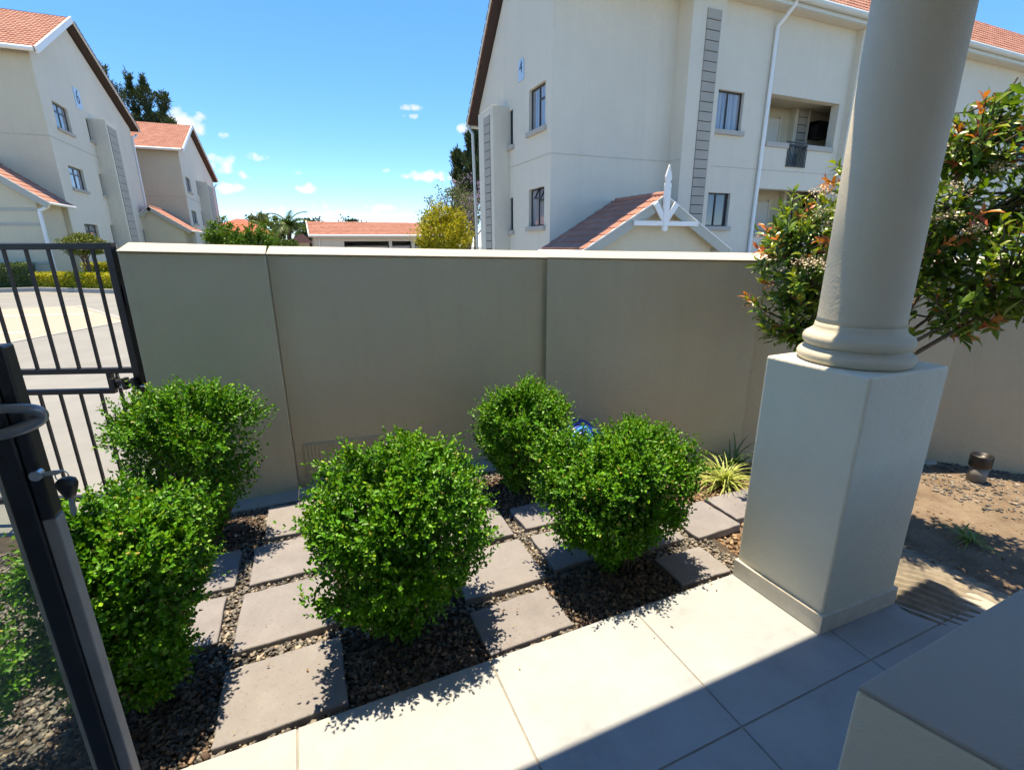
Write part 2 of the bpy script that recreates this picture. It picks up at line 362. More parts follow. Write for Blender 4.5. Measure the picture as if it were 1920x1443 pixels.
def tag(o, label=None, cat=None, group=None, kind=None):
    if label: o['label'] = label
    if cat: o['category'] = cat
    if group: o['group'] = group
    if kind: o['kind'] = kind
    return o
def quick(me_v, me_f, name, mat, parent=None, attr=None, smooth=False):
    "fast numpy mesh of triangles"
    me = bpy.data.meshes.new(name); nv, nf = len(me_v), len(me_f); k = me_f.shape[1]
    me.vertices.add(nv); me.vertices.foreach_set('co', np.asarray(me_v, np.float32).ravel())
    me.loops.add(nf*k); me.loops.foreach_set('vertex_index', np.asarray(me_f, np.int32).ravel())
    me.polygons.add(nf); me.polygons.foreach_set('loop_start', np.arange(0, nf*k, k, dtype=np.int32)); me.polygons.foreach_set('loop_total', np.full(nf, k, np.int32))
    if smooth: me.polygons.foreach_set('use_smooth', np.ones(nf, bool))
    if attr is not None:
        a = me.attributes.new('young', 'FLOAT', 'POINT'); a.data.foreach_set('value', np.asarray(attr, np.float32))
    me.update(calc_edges=True); me.validate()
    return link(name, me, mat, parent)

LEAF_V = np.array([[0, 0, 0], [-.5, .5, .12], [.5, .5, .12], [0, .52, 0], [0, 1, -.10]], float)
LEAF_F = np.array([[0, 2, 3], [0, 3, 1], [3, 2, 4], [3, 4, 1]], int)
LEAFR_V = np.array([[0, 0, 0], [-.36, .30, .09], [.36, .30, .09], [-.42, .72, .09], [.42, .72, .09], [0, 1, -.04]], float)
LEAFR_F = np.array([[0, 2, 4, 5], [0, 5, 3, 1]], int)
LEAF6_V = np.array([[0, 0, 0], [-.40, .28, .07], [.40, .28, .07], [0, .3, 0], [-.42, .66, .05], [.42, .66, .05], [0, .68, -.04], [0, 1, -.16]], float)
LEAF6_F = np.array([[0, 2, 3], [0, 3, 1], [3, 2, 5], [3, 5, 6], [1, 3, 6], [1, 6, 4], [6, 5, 7], [4, 6, 7]], int)
def norm(a): return a/np.maximum(np.linalg.norm(a, axis=-1, keepdims=True), 1e-9)
def leaves(P, D, Nn, Ln, Wd, V=LEAF_V, Fc=LEAF_F):
    "P base, D direction, Nn approx. normal, lengths, widths -> verts, faces"
    D = norm(D); S = norm(np.cross(D, Nn)); U = np.cross(S, D)
    n = len(P); k = len(V)
    vv = (P[:, None] + S[:, None]*(V[None, :, 0:1]*Wd[:, None, None]) + D[:, None]*(V[None, :, 1:2]*Ln[:, None, None]) + U[:, None]*(V[None, :, 2:3]*Ln[:, None, None]))
    ff = Fc[None]+(np.arange(n)*k)[:, None, None]
    return vv.reshape(-1, 3), ff.reshape(-1, Fc.shape[1])

# ================================================================== SETTING
X, Y, Z = Vector((1, 0, 0)), Vector((0, 1, 0)), Vector((0, 0, 1))
GZ = -0.10
g = MB().add([(-260, 3.62, GZ), (260, 3.62, GZ), (260, 420, GZ), (-260, 420, GZ), (-260, -60, GZ), (260, -60, GZ)], [(0, 1, 2, 3)]).build('road', 'asphalt')
tag(g, kind='structure')
g = MB().add([(-260, -60, GZ-.02), (260, -60, GZ-.02), (260, 3.62, GZ-.02), (-260, 3.62, GZ-.02)], [(0, 1, 2, 3)]).build('ground', 'darksoil'); tag(g, kind='structure')
# parking bay paving beyond the gate, with painted bay lines and concrete edge
pv = MB().add([(-3.9, 14.4, GZ+.004), (-5.3, 11.7, GZ+.004), (-14, 9.0, GZ+.004), (-18, 18.5, GZ+.004), (-6.3, 18.9, GZ+.004)], [(0, 1, 2, 3, 4)]).build('parking_paving', 'paver'); tag(pv, kind='structure')
for a, b in (((-5.3, 13.3), (-12, 15.2)), ((-7.2, 11.6), (-13, 13.0)), ((-5.2, 16.4), (-12, 18.0))):
    a, b = Vector((*a, GZ+.008)), Vector((*b, GZ+.008)); n = (b-a).cross(Z).normalized()*.05
    o = MB().add([a-n, a+n, b+n, b-n], [(0, 1, 2, 3)]).build('bay_line', 'white', pv)
eg = MB()
for a, b in (((-3.9, 14.4), (-5.3, 11.7)), ((-5.3, 11.7), (-14, 9.0)), ((-3.9, 14.4), (-6.3, 18.9))):
    a, b = Vector((*a, 0)), Vector((*b, 0)); d = (b-a).normalized(); n = d.cross(Z)
    eg.obox(a, d, n, Z, (0, (b-a).length), (-.06, .06), (GZ, GZ+.012))
eg.build('edging', 'kerb', pv)
# planted verge with kerb before the left-hand buildings
vg = MB().prism([(-5.9, 22.9, GZ), (-9.8, 26.2, GZ), (-40, 27.5, GZ), (-40, 60, GZ), (-5.0, 60, GZ)], (0, 0, .13)).build('verge', 'lawn'); tag(vg, kind='structure')
kp = [(-5.0, 60), (-5.85, 22.8), (-9.85, 26.1), (-40, 27.4)]
for a, b in zip(kp, kp[1:]):
    a, b = Vector((*a, 0)), Vector((*b, 0)); d = (b-a).normalized(); n = d.cross(Z); L = (b-a).length
    k = max(1, int(L/1.0))
    for i in range(k if L < 8 else 1):
        l0, l1 = (i*L/k, (i+1)*L/k-.012) if L < 8 else (0, L)
        MB().obox(a, d, n, Z, (l0, l1), (-.07, .08), (GZ, GZ+.16)).build('kerbstone', 'kerb', vg, .015)

# ------------------------------------------------------------------ patio
patio = MB().box(-3.2, 2.80, -1.6, 1.485, -.09, -.004).build('patio', 'grout'); tag(patio, kind='structure')
xs = [-2.345, -1.626, -.907, -.188, .532, 1.238, 1.944, 2.66]
ys = [1.49, .868, .158, -.552, -1.26]
tcache = {}
def tile_mesh(w, h):
    k = (round(w, 3), round(h, 3))
    if k not in tcache:
        m = MB().box(0, w, 0, h, -.012, 0).mesh('tile'); m.materials.append(MATS['tile']); tcache[k] = m
    return tcache[k]
for j in range(len(ys)-1):
    for i in range(len(xs)-1):
        x0, x1, y1, y0 = xs[i]+.003, xs[i+1]-.003, ys[j]-.003, ys[j+1]+.003
        if j == 0 and x0 > 2.0: y1 = 1.02
        if j == 0 and xs[i] > 1.9 and False: continue
        o = link('tile', tile_mesh(x1-x0, y1-y0), None, patio, .0015, 1); o.location = (x0, y0, rnd.uniform(-.0006, .0006))
MB().box(2.66, 2.80, .2, .93, -.05, .004).build('edging_slab', 'footing', patio, .006)

# ------------------------------------------------------------------ garden bed: gravel, soil, slabs
def grid_mesh(x0, x1, y0, y1, n, m, fz):
    xs_ = np.linspace(x0, x1, n); ys_ = np.linspace(y0, y1, m); Xg, Yg = np.meshgrid(xs_, ys_)
    Zg = fz(Xg, Yg); v = np.stack([Xg, Yg, Zg], -1).reshape(-1, 3)
    i = np.arange(n-1)[None]+np.arange(m-1)[:, None]*n
    return v, np.stack([i, i+1, i+n+1, i+n], -1).reshape(-1, 4)
rs = np.random.RandomState(3)
PH = rs.rand(12, 4)
def lump(x, y, f, a):
    z = 0
    for p in PH: z = z+np.sin((x*(p[0]-.5)+y*(p[1]-.5))*f*6.28+p[2]*6.28)*p[3]
    return z*a/6
v, f = grid_mesh(-3.2, 2.05, 1.488, 3.52, 90, 40, lambda x, y: -.036+lump(x, y, 2.2, .008))
bed = quick(v, f, 'garden_bed', 'darksoil', smooth=True); tag(bed, kind='structure')
def soilz(x, y):
    z = -.055+lump(x, y, 1.1, .02)+lump(x, y, 4.0, .012)
    # raked ripples between the patio corner and the open soil
    d = (x-2.45)*.33+(y-1.05)*.94
    m = np.exp(-((x-2.75)/.45)**2-((y-1.12)/.30)**2)
    z = z+m*.016*np.sin(d*2*np.pi/.052+2.2*np.sin(x*7)+1.2*np.sin(y*11))+m*.03
    return np.where(y < 1.49, np.where(x < 2.82, np.where(y < 1.03, -.10, z), z), z)
v, f = grid_mesh(1.80, 6.4, -1.2, 3.6, 260, 270, soilz)
keep = ~((v[f].mean(1)[:, 0] < 2.62) & (v[f].mean(1)[:, 1] < 1.03)) & ~((v[f].mean(1)[:, 0] < 2.38) & (v[f].mean(1)[:, 1] < 1.49))
soil = quick(v, f[keep], 'soil', 'soil', smooth=True); tag(soil, kind='structure')

v, f = grid_mesh(2.376, 3.02, .80, 1.46, 200, 200, lambda x, y: -.012+.030*np.exp(-((x-2.62)/.30)**2-((y-1.08)/.26)**2)-.06*np.clip((x-2.80)*3, 0, 1)-.06*np.clip((y-1.30)*5, 0, 1)+.0085*np.sin(((x-2.4)*.86+(y-1.0)*.51)*2*np.pi/.048+1.3*np.sin(x*9+y*4)+.9*np.sin(y*17-x*5))*np.exp(-((x-2.62)/.34)**2-((y-1.10)/.30)**2))
tag(quick(v, f, 'rippled_sand', 'sand', smooth=True), kind='structure')
SLABS = [(-.455, -.015, 1.525, 1.865), (-.432, -.012, 1.95, 2.335), (-.405, .0, 2.40, 2.748), (-.355, .05, 2.80, 3.17),
 (-.93, -.50, 2.04, 2.355), (-.90, -.47, 2.42, 2.75),
 (.07, .485, 1.95, 2.31), (.09, .49, 2.38, 2.72), (.12, .50, 2.79, 3.12),
 (.54, .942, 1.52, 1.782), (.555, .985, 1.852, 2.21), (.57, .985, 2.275, 2.62),
 (1.052, 1.42, 1.88, 2.21), (1.065, 1.40, 2.285, 2.535), (1.57, 1.883, 1.52, 1.745), (1.50, 1.87, 1.835, 2.13),
 (1.925, 2.262, 1.80, 2.115), (2.300, 2.66, 1.855, 2.13)]
for (x0, x1, y0, y1) in SLABS:
    w, h = (x1-x0)/2, (y1-y0)/2; n = 6; pts = []
    for i in range(4*n):   # slightly uneven riven edge
        k, t = divmod(i, n); t = t/n*2-1
        p = [(t*w, -h), (w, t*h), (-t*w, h), (-w, -t*h)][k]
        j = .0035 if i % n else .006
        pts.append((p[0]+rnd.uniform(-j, j), p[1]+rnd.uniform(-j, j), -.05))
    o = MB().prism(pts, (0, 0, .05)).build('paving_slab', 'slab', bed, .006)
    o.location = ((x0+x1)/2, (y0+y1)/2, rnd.uniform(-.006, .004)); o.rotation_euler = (rnd.uniform(-.012, .012), rnd.uniform(-.012, .012), rnd.uniform(-.02, .02))

def chips(n, region, size, zf, seed, avoid=(), flat=.45):
    r = np.random.RandomState(seed); P = []
    while len(P) < n:
        q = np.stack([r.uniform(region[0], region[1], n*2), r.uniform(region[2], region[3], n*2)], 1)
        ok = np.ones(len(q), bool)
        for a in avoid: ok &= ~((q[:, 0] > a[0]+.004) & (q[:, 0] < a[1]-.004) & (q[:, 1] > a[2]+.004) & (q[:, 1] < a[3]-.004))
        P = q[ok] if len(P) == 0 else np.vstack([P, q[ok]])
    P = P[:n]
    base = np.array([[-1,-1,-1],[1,-1,-1],[1,1,-1],[-1,1,-1],[-.7,-.6,1],[.6,-.8,1],[.8,.6,1],[-.5,.8,1]], float)*.5
    V = base[None]+r.uniform(-.22, .22, (n, 8, 3))
    s = r.uniform(.45, 1.3, (n, 1, 1))*size*np.stack([r.uniform(.7, 1.5, n), r.uniform(.5, 1.0, n), r.uniform(.25, .7, n)*flat*2], 1)[:, None]
    V = V*s
    a = r.uniform(0, 6.28, n); b = r.normal(0, .35, n); c_, s_ = np.cos(b)[:, None], np.sin(b)[:, None]
    y_, z_ = V[..., 1]*c_-V[..., 2]*s_, V[..., 1]*s_+V[..., 2]*c_; V[..., 1], V[..., 2] = y_, z_
    c_, s_ = np.cos(a)[:, None], np.sin(a)[:, None]
    x_, y_ = V[..., 0]*c_-V[..., 1]*s_, V[..., 0]*s_+V[..., 1]*c_; V[..., 0], V[..., 1] = x_, y_
    V[..., 0] += P[:, 0:1]; V[..., 1] += P[:, 1:2]; V[..., 2] += (zf(P[:, 0], P[:, 1])+r.uniform(0, size*.5, n))[:, None]
    F = np.array([[0,3,2,1],[4,5,6,7],[0,1,5,4],[1,2,6,5],[2,3,7,6],[3,0,4,7]])[None]+(np.arange(n)*8)[:, None, None]
    return V.reshape(-1, 3), F.reshape(-1, 4)
v, f = chips(26000, (-1.9, 2.0, 1.49, 3.28), .0165, lambda x, y: -.033+lump(x, y, 2.2, .008), 5, SLABS)
tag(quick(v, f, 'gravel', 'chip'), 'dark grey slate chippings filling the joints between the slabs', 'gravel', kind='stuff')
for k_, (x0_, x1_, y0_, y1_) in enumerate(((-.98, -.47, 1.50, 2.02), (.0, .53, 1.50, 1.93), (.96, 1.56, 1.50, 1.86), (1.0, 1.55, 2.56, 3.02), (-.95, -.38, 2.77, 3.2))):
    v, f = chips(1150, (x0_, x1_, y0_, y1_), .019, lambda x, y: -.026+lump(x, y, 2.2, .008), 60+k_, SLABS)
    tag(quick(v, f, 'bark_mulch', 'mulch_dark'), ('dark reddish mulch under the front left bush', 'dark reddish mulch under the large middle bush', 'dark reddish mulch under the bush beside the plinth', 'dark reddish mulch under the smallest bush', 'dark reddish mulch under the rear left bush')[k_], 'mulch', kind='stuff')
v, f = chips(4200, (1.75, 3.4, 1.50, 3.05), .030, lambda x, y: soilz(x, y)-.002, 6, SLABS, .3)
tag(quick(v, f, 'bark_mulch', 'mulch'), 'brown bark mulch around the yellow strap-leaved plant', 'mulch', kind='stuff')
v, f = chips(1100, (2.5, 5.6, .6, 2.2), .015, lambda x, y: soilz(x, y)-.004, 8, [(0, 2.4, 0, 1.5)], .4)
tag(quick(v, f, 'soil_crumbs', 'mulch'), 'crumbs and dry leaf litter scattered on the bare soil', 'soil litter', kind='stuff')
v, f = chips(900, (3.9, 5.2, 1.2, 2.1), .018, lambda x, y: soilz(x, y), 9, [], .5)
tag(quick(v, f, 'pebbles', 'chip'), 'grey pebbles along the foot of the shaded wall', 'pebbles', kind='stuff')

# ------------------------------------------------------------------ boundary wall
bw = empty('boundary_wall', 'beige plastered garden wall with pale sloping coping behind the bushes', 'wall')
def wall_seg(a, b, za, zb, th, name='wall_panel', lowered=-.12, ch=.055, back_rise=.045):
    a, b = Vector((*a, 0)), Vector((*b, 0)); d = (b-a).normalized(); n = Vector((-d.y, d.x, 0))   # n = away from the garden
    B = [a, b, b+n*th, a+n*th]
    vsl = [Vector((p.x, p.y, lowered)) for p in B]+[Vector((B[i].x, B[i].y, (za, zb, zb, za)[i]-.004)) for i in range(4)]
    MB().hexa(vsl).build(name, 'wall', bw, .008)
    e = .012
    c0 = [a-n*e-d*e*0, b-n*e+d*e*0, b+n*(th+e), a+n*(th+e)]
    zz = (za, zb, zb+back_rise, za+back_rise)
    vsl = [Vector((p.x, p.y, (za, zb, zb, za)[i]-.003)) for i, p in enumerate(c0)]+[Vector((p.x, p.y, zz[i]+.004)) for i, p in enumerate(c0)]
    MB().hexa(vsl).build('coping', 'coping', bw, .007, 3)
wall_seg((-.905, 3.395), (-.172, 3.385), 1.597, 1.572, .22, 'wall_pier')
wall_seg((-.170, 3.432), (1.86, 3.270), 1.571, 1.519, .18)
wall_seg((1.674, 3.236), (2.985, 2.482), 1.527, 1.500, .20, 'wall_pier')
wall_seg((3.02, 2.535), (4.43, 1.94), 1.497, 1.468, .18)
wall_seg((4.415, 1.958), (4.86, 1.42), 1.468, 1.462, .18)
wall_seg((4.846, 1.443), (5.7, .1), 1.462, 1.455, .18)
MB().prism([(-.905, 3.25, -.10), (-.17, 3.235, -.10), (1.66, 3.085, -.10), (1.66, 3.284, -.10), (-.17, 3.42, -.10), (-.905, 3.40, -.10)], (0, 0, .085)).build('footing', 'footing', bw, .008)
MB().prism([(4.0, 2.02, -.12), (4.42, 1.86, -.12), (4.5, 1.92, -.12), (4.05, 2.12, -.12)], (0, 0, .075)).build('footing', 'coping', bw, .01)
# slotted vent patch near the foot of the middle panel
gd = Vector((1.842, -.147, 0)).normalized(); gn = Vector((-gd.y, gd.x, 0)); go = Vector((-.115, 3.4276, 0))
gr = MB().obox(go, gd, gn, Z, (0, .83), (-.006, .0), (.05, .30)).build('vent_grille', 'grille', bw, .002)
sl = MB()
for i in range(34): sl.obox(go, gd, gn, Z, (.012+i*.0242, .012+i*.0242+.017), (-.013, -.005), (.058, .292))
sl.build('grille_bars', 'grille', gr)['kind'] = 'stuff'

# ------------------------------------------------------------------ column on plinth
cl = empty('patio_column', 'round plastered column on a tall square plinth at the patio corner', 'column')
MB().hexa([(1.868,1.482,.0),(1.888,1.05,.0),(2.362,1.036,.0),(2.358,1.484,.0),(1.868,1.482,1.14),(1.888,1.05,1.14),(2.362,1.036,1.14),(2.358,1.484,1.14)]).build('plinth', 'plinth', cl, .012, 3)
sk = MB().hexa([(1.854,1.4845,.0005),(1.874,1.037,.0005),(2.374,1.024,.0005),(2.37,1.4865,.0005),(1.854,1.4845,.092),(1.874,1.037,.092),(2.374,1.024,.092),(2.37,1.4865,.092)])
sk.build('skirting', 'skirt', cl, .003)
def arc(cr, cz, rr, a0, a1, n=8): return [(cr+rr*math.cos(R(a0+(a1-a0)*i/n)), cz+rr*math.sin(R(a0+(a1-a0)*i/n))) for i in range(n+1)]
cx, cy = 2.112, 1.262
prof = [(.17, 0)]+arc(.184, .027, .027, -90, 80)+[(.186, .056), (.184, .062)]+arc(.168, .094, .030, -75, 70)+[(.172, .128), (.164, .134), (.1605, .145), (.158, .16)]
MB().lathe((cx, cy, 1.139), prof, 72).build('base_moulding', 'column', cl)
MB().lathe((cx, cy, 1.30), [(.158, -.005), (.1545, .02), (.1535, .3), (.152, 1.59)], 72).build('shaft', 'column', cl)

# patio roof behind and above the viewer: its eave throws the shadow across the tiles
ph = empty('house', 'plastered house with a deep patio roof above the tiled patio', 'house')
ze = 2.89
e0 = Vector((-3.4, 1.055+.15*ze, ze)); e1 = Vector((2.72, 1.05+.15*ze, ze))
MB().prism([e0, e1, (2.72, -3.0, ze), (-3.4, -3.0, ze)], (0, 0, .22)).build('patio_roof', 'white', ph)
MB().box(-3.4, 2.72, -3.0, -1.6, -.1, ze).build('wall', 'white', ph)
MB().box(-3.4, -3.2, -1.6, 1.2, -.1, ze).build('wall', 'bldg_warm', ph)

# low patio wall in the near right corner
lw = empty('low_wall', 'low grey-topped plaster wall in the shaded near right corner', 'wall')
LWP = [(.950, .436, 0), (1.024, .215, 0), (1.30, -.75, 0), (3.0, -.75, 0), (3.0, .43, 0), (1.655, .453, 0)]
MB().prism(LWP, (0, 0, .738)).build('body', 'lowwall', lw, .006, 3)
MB().prism([(p[0], p[1], .7385) for p in LWP], (0, 0, .0125)).build('cap', 'lowcap', lw, .006, 3)

# ================================================================== BUILDINGS
def panel(mb, o, u, n, Wd, Ht, holes, depth):
    "rectangular wall face with openings and reveals; o lower left, u along, n outward"
    o, u, n = Vector(o), Vector(u), Vector(n)
    us = sorted({0, Wd, *[h[0] for h in holes], *[h[1] for h in holes]}); vs_ = sorted({0, Ht, *[h[2] for h in holes], *[h[3] for h in holes]})
    P = lambda a, b, c=0: o+u*a+Z*b-n*c
    for a0, a1 in zip(us, us[1:]):
        for b0, b1 in zip(vs_, vs_[1:]):
            am, bm_ = (a0+a1)/2, (b0+b1)/2
            if any(h[0] < am < h[1] and h[2] < bm_ < h[3] for h in holes): continue
            mb.add([P(a0, b0), P(a1, b0), P(a1, b1), P(a0, b1)], [(0, 1, 2, 3)])
    for h in holes:
        d = h[4] if len(h) > 4 else depth
        for (a0, b0), (a1, b1) in (((h[0], h[2]), (h[0], h[3])), ((h[0], h[3]), (h[1], h[3])), ((h[1], h[3]), (h[1], h[2])), ((h[1], h[2]), (h[0], h[2]))):
            mb.add([P(a0, b0), P(a1, b1), P(a1, b1, d), P(a0, b0, d)], [(0, 1, 2, 3)])
def window(parent, o, u, n, h, depth, bars=('v',), glass='pane', open_top=False, sill=True, curtain=False, fr=.045):
    o, u, n = Vector(o), Vector(u), Vector(n); a0, a1, b0, b1 = h[:4]; w = MB()
    def bar(x0, x1, z0, z1, dd=0): w.obox(o, u, n, Z, (x0, x1), (-depth+.002+dd, -depth+.05+dd), (z0, z1))
    bar(a0, a0+fr, b0, b1); bar(a1-fr, a1, b0, b1); bar(a0+fr, a1-fr, b0, b0+fr); bar(a0+fr, a1-fr, b1-fr, b1)
    xm = (a0+a1)/2; zt = b0+(b1-b0)*.68
    xcells = [(a0+fr, a1-fr)]
    if 'v' in bars: bar(xm-fr*.5, xm+fr*.5, b0+fr, b1-fr); xcells = [(a0+fr, xm-fr*.5), (xm+fr*.5, a1-fr)]
    cells = []
    for i, (x0, x1) in enumerate(xcells):
        if 't' in bars or ('t2' in bars and i == len(xcells)-1):
            bar(x0, x1, zt-fr*.5, zt+fr*.5); cells += [(x0, x1, b0+fr, zt-fr*.5), (x0, x1, zt+fr*.5, b1-fr)]
        else: cells.append((x0, x1, b0+fr, b1-fr))
    wo = w.build('window', 'blackframe', parent)
    for (x0, x1, z0, z1) in cells:
        MB().obox(o, u, n, Z, (x0, x1), (-depth+.012, -depth+.022), (z0, z1)).build('pane', glass, wo)
    MB().obox(o, u, n, Z, (a0, a1), (-depth-.03, -depth-.02), (b0, b1)).build('backing', 'interior' if not curtain else 'curtain', wo)
    if open_top:
        x0, x1 = xcells[-1]; t = (n*.42-Z*.9).normalized(); c = o+u*x0+Z*b1-n*(depth-.06)
        sf = MB(); q = t.cross(u).normalized(); hh = b1-zt
        for s0, s1, t0, t1 in ((0, x1-x0, 0, .03), (0, x1-x0, hh-.03, hh), (0, .03, .03, hh-.03), (x1-x0-.03, x1-x0, .03, hh-.03)):
            sf.obox(c, u, t, q, (s0, s1), (t0, t1), (-.02, .02))
        sf.build('opened_vent', 'blackframe', wo)
    if sill: MB().obox(o, u, n, Z, (a0-.10, a1+.10), (-depth*.5, .09), (b0-.14, b0-.002)).build('sill', 'sill', wo, .01)
    return wo
def ladder(parent, o, u, n, w, z0, z1, pitch_=.268, name='block_panel'):
    o, u, n = Vector(o), Vector(u), Vector(n)
    bk = MB().obox(o, u, n, Z, (0, w), (0, .006), (z0, z1)).build(name, 'groove', parent)
    k = int(round((z1-z0)/pitch_)); p = (z1-z0)/k
    for i in range(k): MB().obox(o, u, n, Z, (.004, w-.004), (.004, .03), (z0+i*p+.012, z0+(i+1)*p-.012)).build('block', 'ladder', bk)
    return bk
def tile_profile(nroll=2, tw=.33, n=6, amp=.028):
    k = nroll*n; return [(tw*i/k, amp*(.5-.5*math.cos(2*math.pi*i/n))**.8) for i in range(k+1)]
def tile_mesh_roof(name, tw=.33, tl=.40):
    pr = tile_profile(); m = MB(); k = len(pr)
    vs_ = [(x, 0, z+.032) for x, z in pr]+[(x, tl, z+.008) for x, z in pr]+[(x, 0, z+.012) for x, z in pr]
    fs = [(i, i+1, k+i+1, k+i) for i in range(k-1)]+[(2*k+i, 2*k+i+1, i+1, i) for i in range(k-1)]
    return m.add(vs_, fs, False).mesh(name)
def roof_field(name, parent, o, u, s, L, S, mat='rooftile', tw=.33, te=.34, kind='stuff', label=None):
    "joined courses of profiled tiles on a slope; o eave corner, u along the eave, s up the slope"
    o, u, s = Vector(o), Vector(u), Vector(s).normalized(); n = u.cross(s).normalized(); n = -n if n.z < 0 else n
    nu, ns = int(math.ceil(L/tw)), int(math.ceil(S/te)); pr = tile_profile(2, tw, 4)
    V, F = [], []
    for j in range(ns):
        for i in range(nu):
            x0 = i*tw; k = len(V)
            pts = [(x, z) for x, z in pr if x0+x <= L+.001]; m = len(pts)
            if m < 2: continue
            jit = rnd.uniform(-.003, .003); top = min(te+.06, S-j*te)
            V += [o+u*(x0+x)+s*(j*te)+n*(z+.036+jit) for x, z in pts]+[o+u*(x0+x)+s*(j*te+top)+n*(z+.006+jit) for x, z in pts]+[o+u*(x0+x)+s*(j*te)+n*(z+.008) for x, z in pts]
            F += [(k+a, k+a+1, k+m+a+1, k+m+a) for a in range(m-1)]+[(k+2*m+a, k+2*m+a+1, k+a+1, k+a) for a in range(m-1)]
    me = bpy.data.meshes.new(name); me.from_pydata([tuple(p) for p in V], [], F); me.update()
    ob = link(name, me, mat, parent); ob['kind'] = kind
    return ob
def text_mesh(txt, size, name, mat, parent, o, u, n, depth=.012):
    cu = bpy.data.curves.new(name, 'FONT'); cu.body = txt; cu.size = size; cu.extrude = depth; cu.align_x = 'CENTER'; cu.align_y = 'CENTER'
    t = bpy.data.objects.new('tmp', cu); COL.objects.link(t); bpy.context.view_layer.update()
    me = bpy.data.meshes.new_from_object(t.evaluated_get(bpy.context.evaluated_depsgraph_get()))
    bpy.data.objects.remove(t); bpy.data.curves.remove(cu)
    u, n = Vector(u), Vector(n); me.transform(Matrix(((u.x, 0, n.x), (u.y, 0, n.y), (u.z, 1, n.z))).to_4x4()); me.materials.clear()
    ob = link(name, me, mat, parent); ob.location = o; return ob
def downpipe(parent, p0, p1, r=.05, gut=None, mat='white'):
    pts = [Vector(p1), Vector(p0)]
    if gut: p = Vector(p0); g_ = Vector(gut); pts = [Vector(p1), p-Z*.05, p+Z*.03, p.lerp(g_, .5)+Z*.06, p.lerp(g_, .9)+Z*.1, g_+Z*.2]
    o = MB().tube(pts, r, 10).build('downpipe', mat, parent)
    return o

# ---------------------------------------------------------------- building with the number 4
b4 = empty('apartment_building', 'large cream apartment building marked 4 beyond the garden wall', 'building')
GX, GB = 7.0, -1.5
o4 = (GX, 19.36, GB); u4 = (0, -1, 0); n4 = (-1, 0, 0)
H4 = [(19.36-14.86, 19.36-13.775, 4.90+1.5, 6.05+1.5), (19.36-14.85, 19.36-13.78, 2.16+1.5, 3.27+1.5), (19.36-16.40, 19.36-16.08, 4.78+1.5, 5.83+1.5), (19.36-16.40, 19.36-16.11, 2.09+1.5, 3.15+1.5)]
m = MB(); panel(m, o4, u4, n4, 19.36-13.39, 6.4+1.5, H4, .16)
m.add([(GX, 19.36, 6.4), (GX, 13.39, 6.4), (GX, 13.39, 8.85), (GX, 15.16, 10.85)], [(0, 1, 2, 3)])
m.build('gable_wall', 'bldg', b4, recalc=False)
window(b4, o4, u4, n4, H4[0], .14, ('v', 't2'), 'pane_sky')
window(b4, o4, u4, n4, H4[1], .14, ('v', 't2'), 'pane_sky', open_top=True)
window(b4, o4, u4, n4, H4[2], .10, (), 'pane'); window(b4, o4, u4, n4, H4[3], .10, ('t',), 'pane')
m = MB(); panel(m, (GX, 13.39, GB), X, -Y, 4.18, 8.85+1.5, [], .1); m.build('front_wall', 'bldg', b4, recalc=False)
MB().box(11.18, 12.42, 12.79, 13.40, GB, 8.52).build('pilaster', 'bldg', b4, .012)
ladder(b4, (11.70, 12.79, 0), X, -Y, .53, -1.2, 8.12)
bx = MB().box(6.43, 6.999, 16.43, 17.85, GB, 5.98).build('chimney_breast', 'bldg', b4, .012)
ladder(b4, (6.43, 17.25, 0), (0, -1, 0), (-1, 0, 0), .55, -1.2, 5.75)
# right-hand front with recessed balconies
FY = 12.92
HF = [(13.62-1.17-12.42, 13.62-12.42, 5.06+1.5, 6.17+1.5), (.0+.02, 13.50-12.42, 2.16+1.5, 3.20+1.5),
      (14.80-12.42, 18.14-12.42, 4.86+1.5, 6.27+1.5, .30), (15.88-12.42, 16.78-12.42, 4.16+1.5, 4.86+1.5, .30), (14.75-12.42, 18.14-12.42, 1.98+1.5, 3.40+1.5, .30), (15.88-12.42, 16.78-12.42, 1.28+1.5, 1.98+1.5, .30), (30.3-12.42, 31.5-12.42, 5.06+1.5, 6.9+1.5), (30.3-12.42, 31.5-12.42, 2.16+1.5, 3.4+1.5)]
m = MB(); panel(m, (12.42, FY, GB), X, -Y, 24.0, 8.85+1.5, HF, .16); m.build('front_wall', 'bldg', b4, recalc=False)
for h, c in ((HF[0], 'pane_sky'), (HF[1], 'pane'), (HF[6], 'pane'), (HF[7], 'pane')): window(b4, (12.42, FY, GB), X, -Y, h, .15, ('v',), c)
MB().box(18.45, 19.15, 12.70, FY+.01, GB, 8.55).build('pilaster', 'bldg', b4, .012)
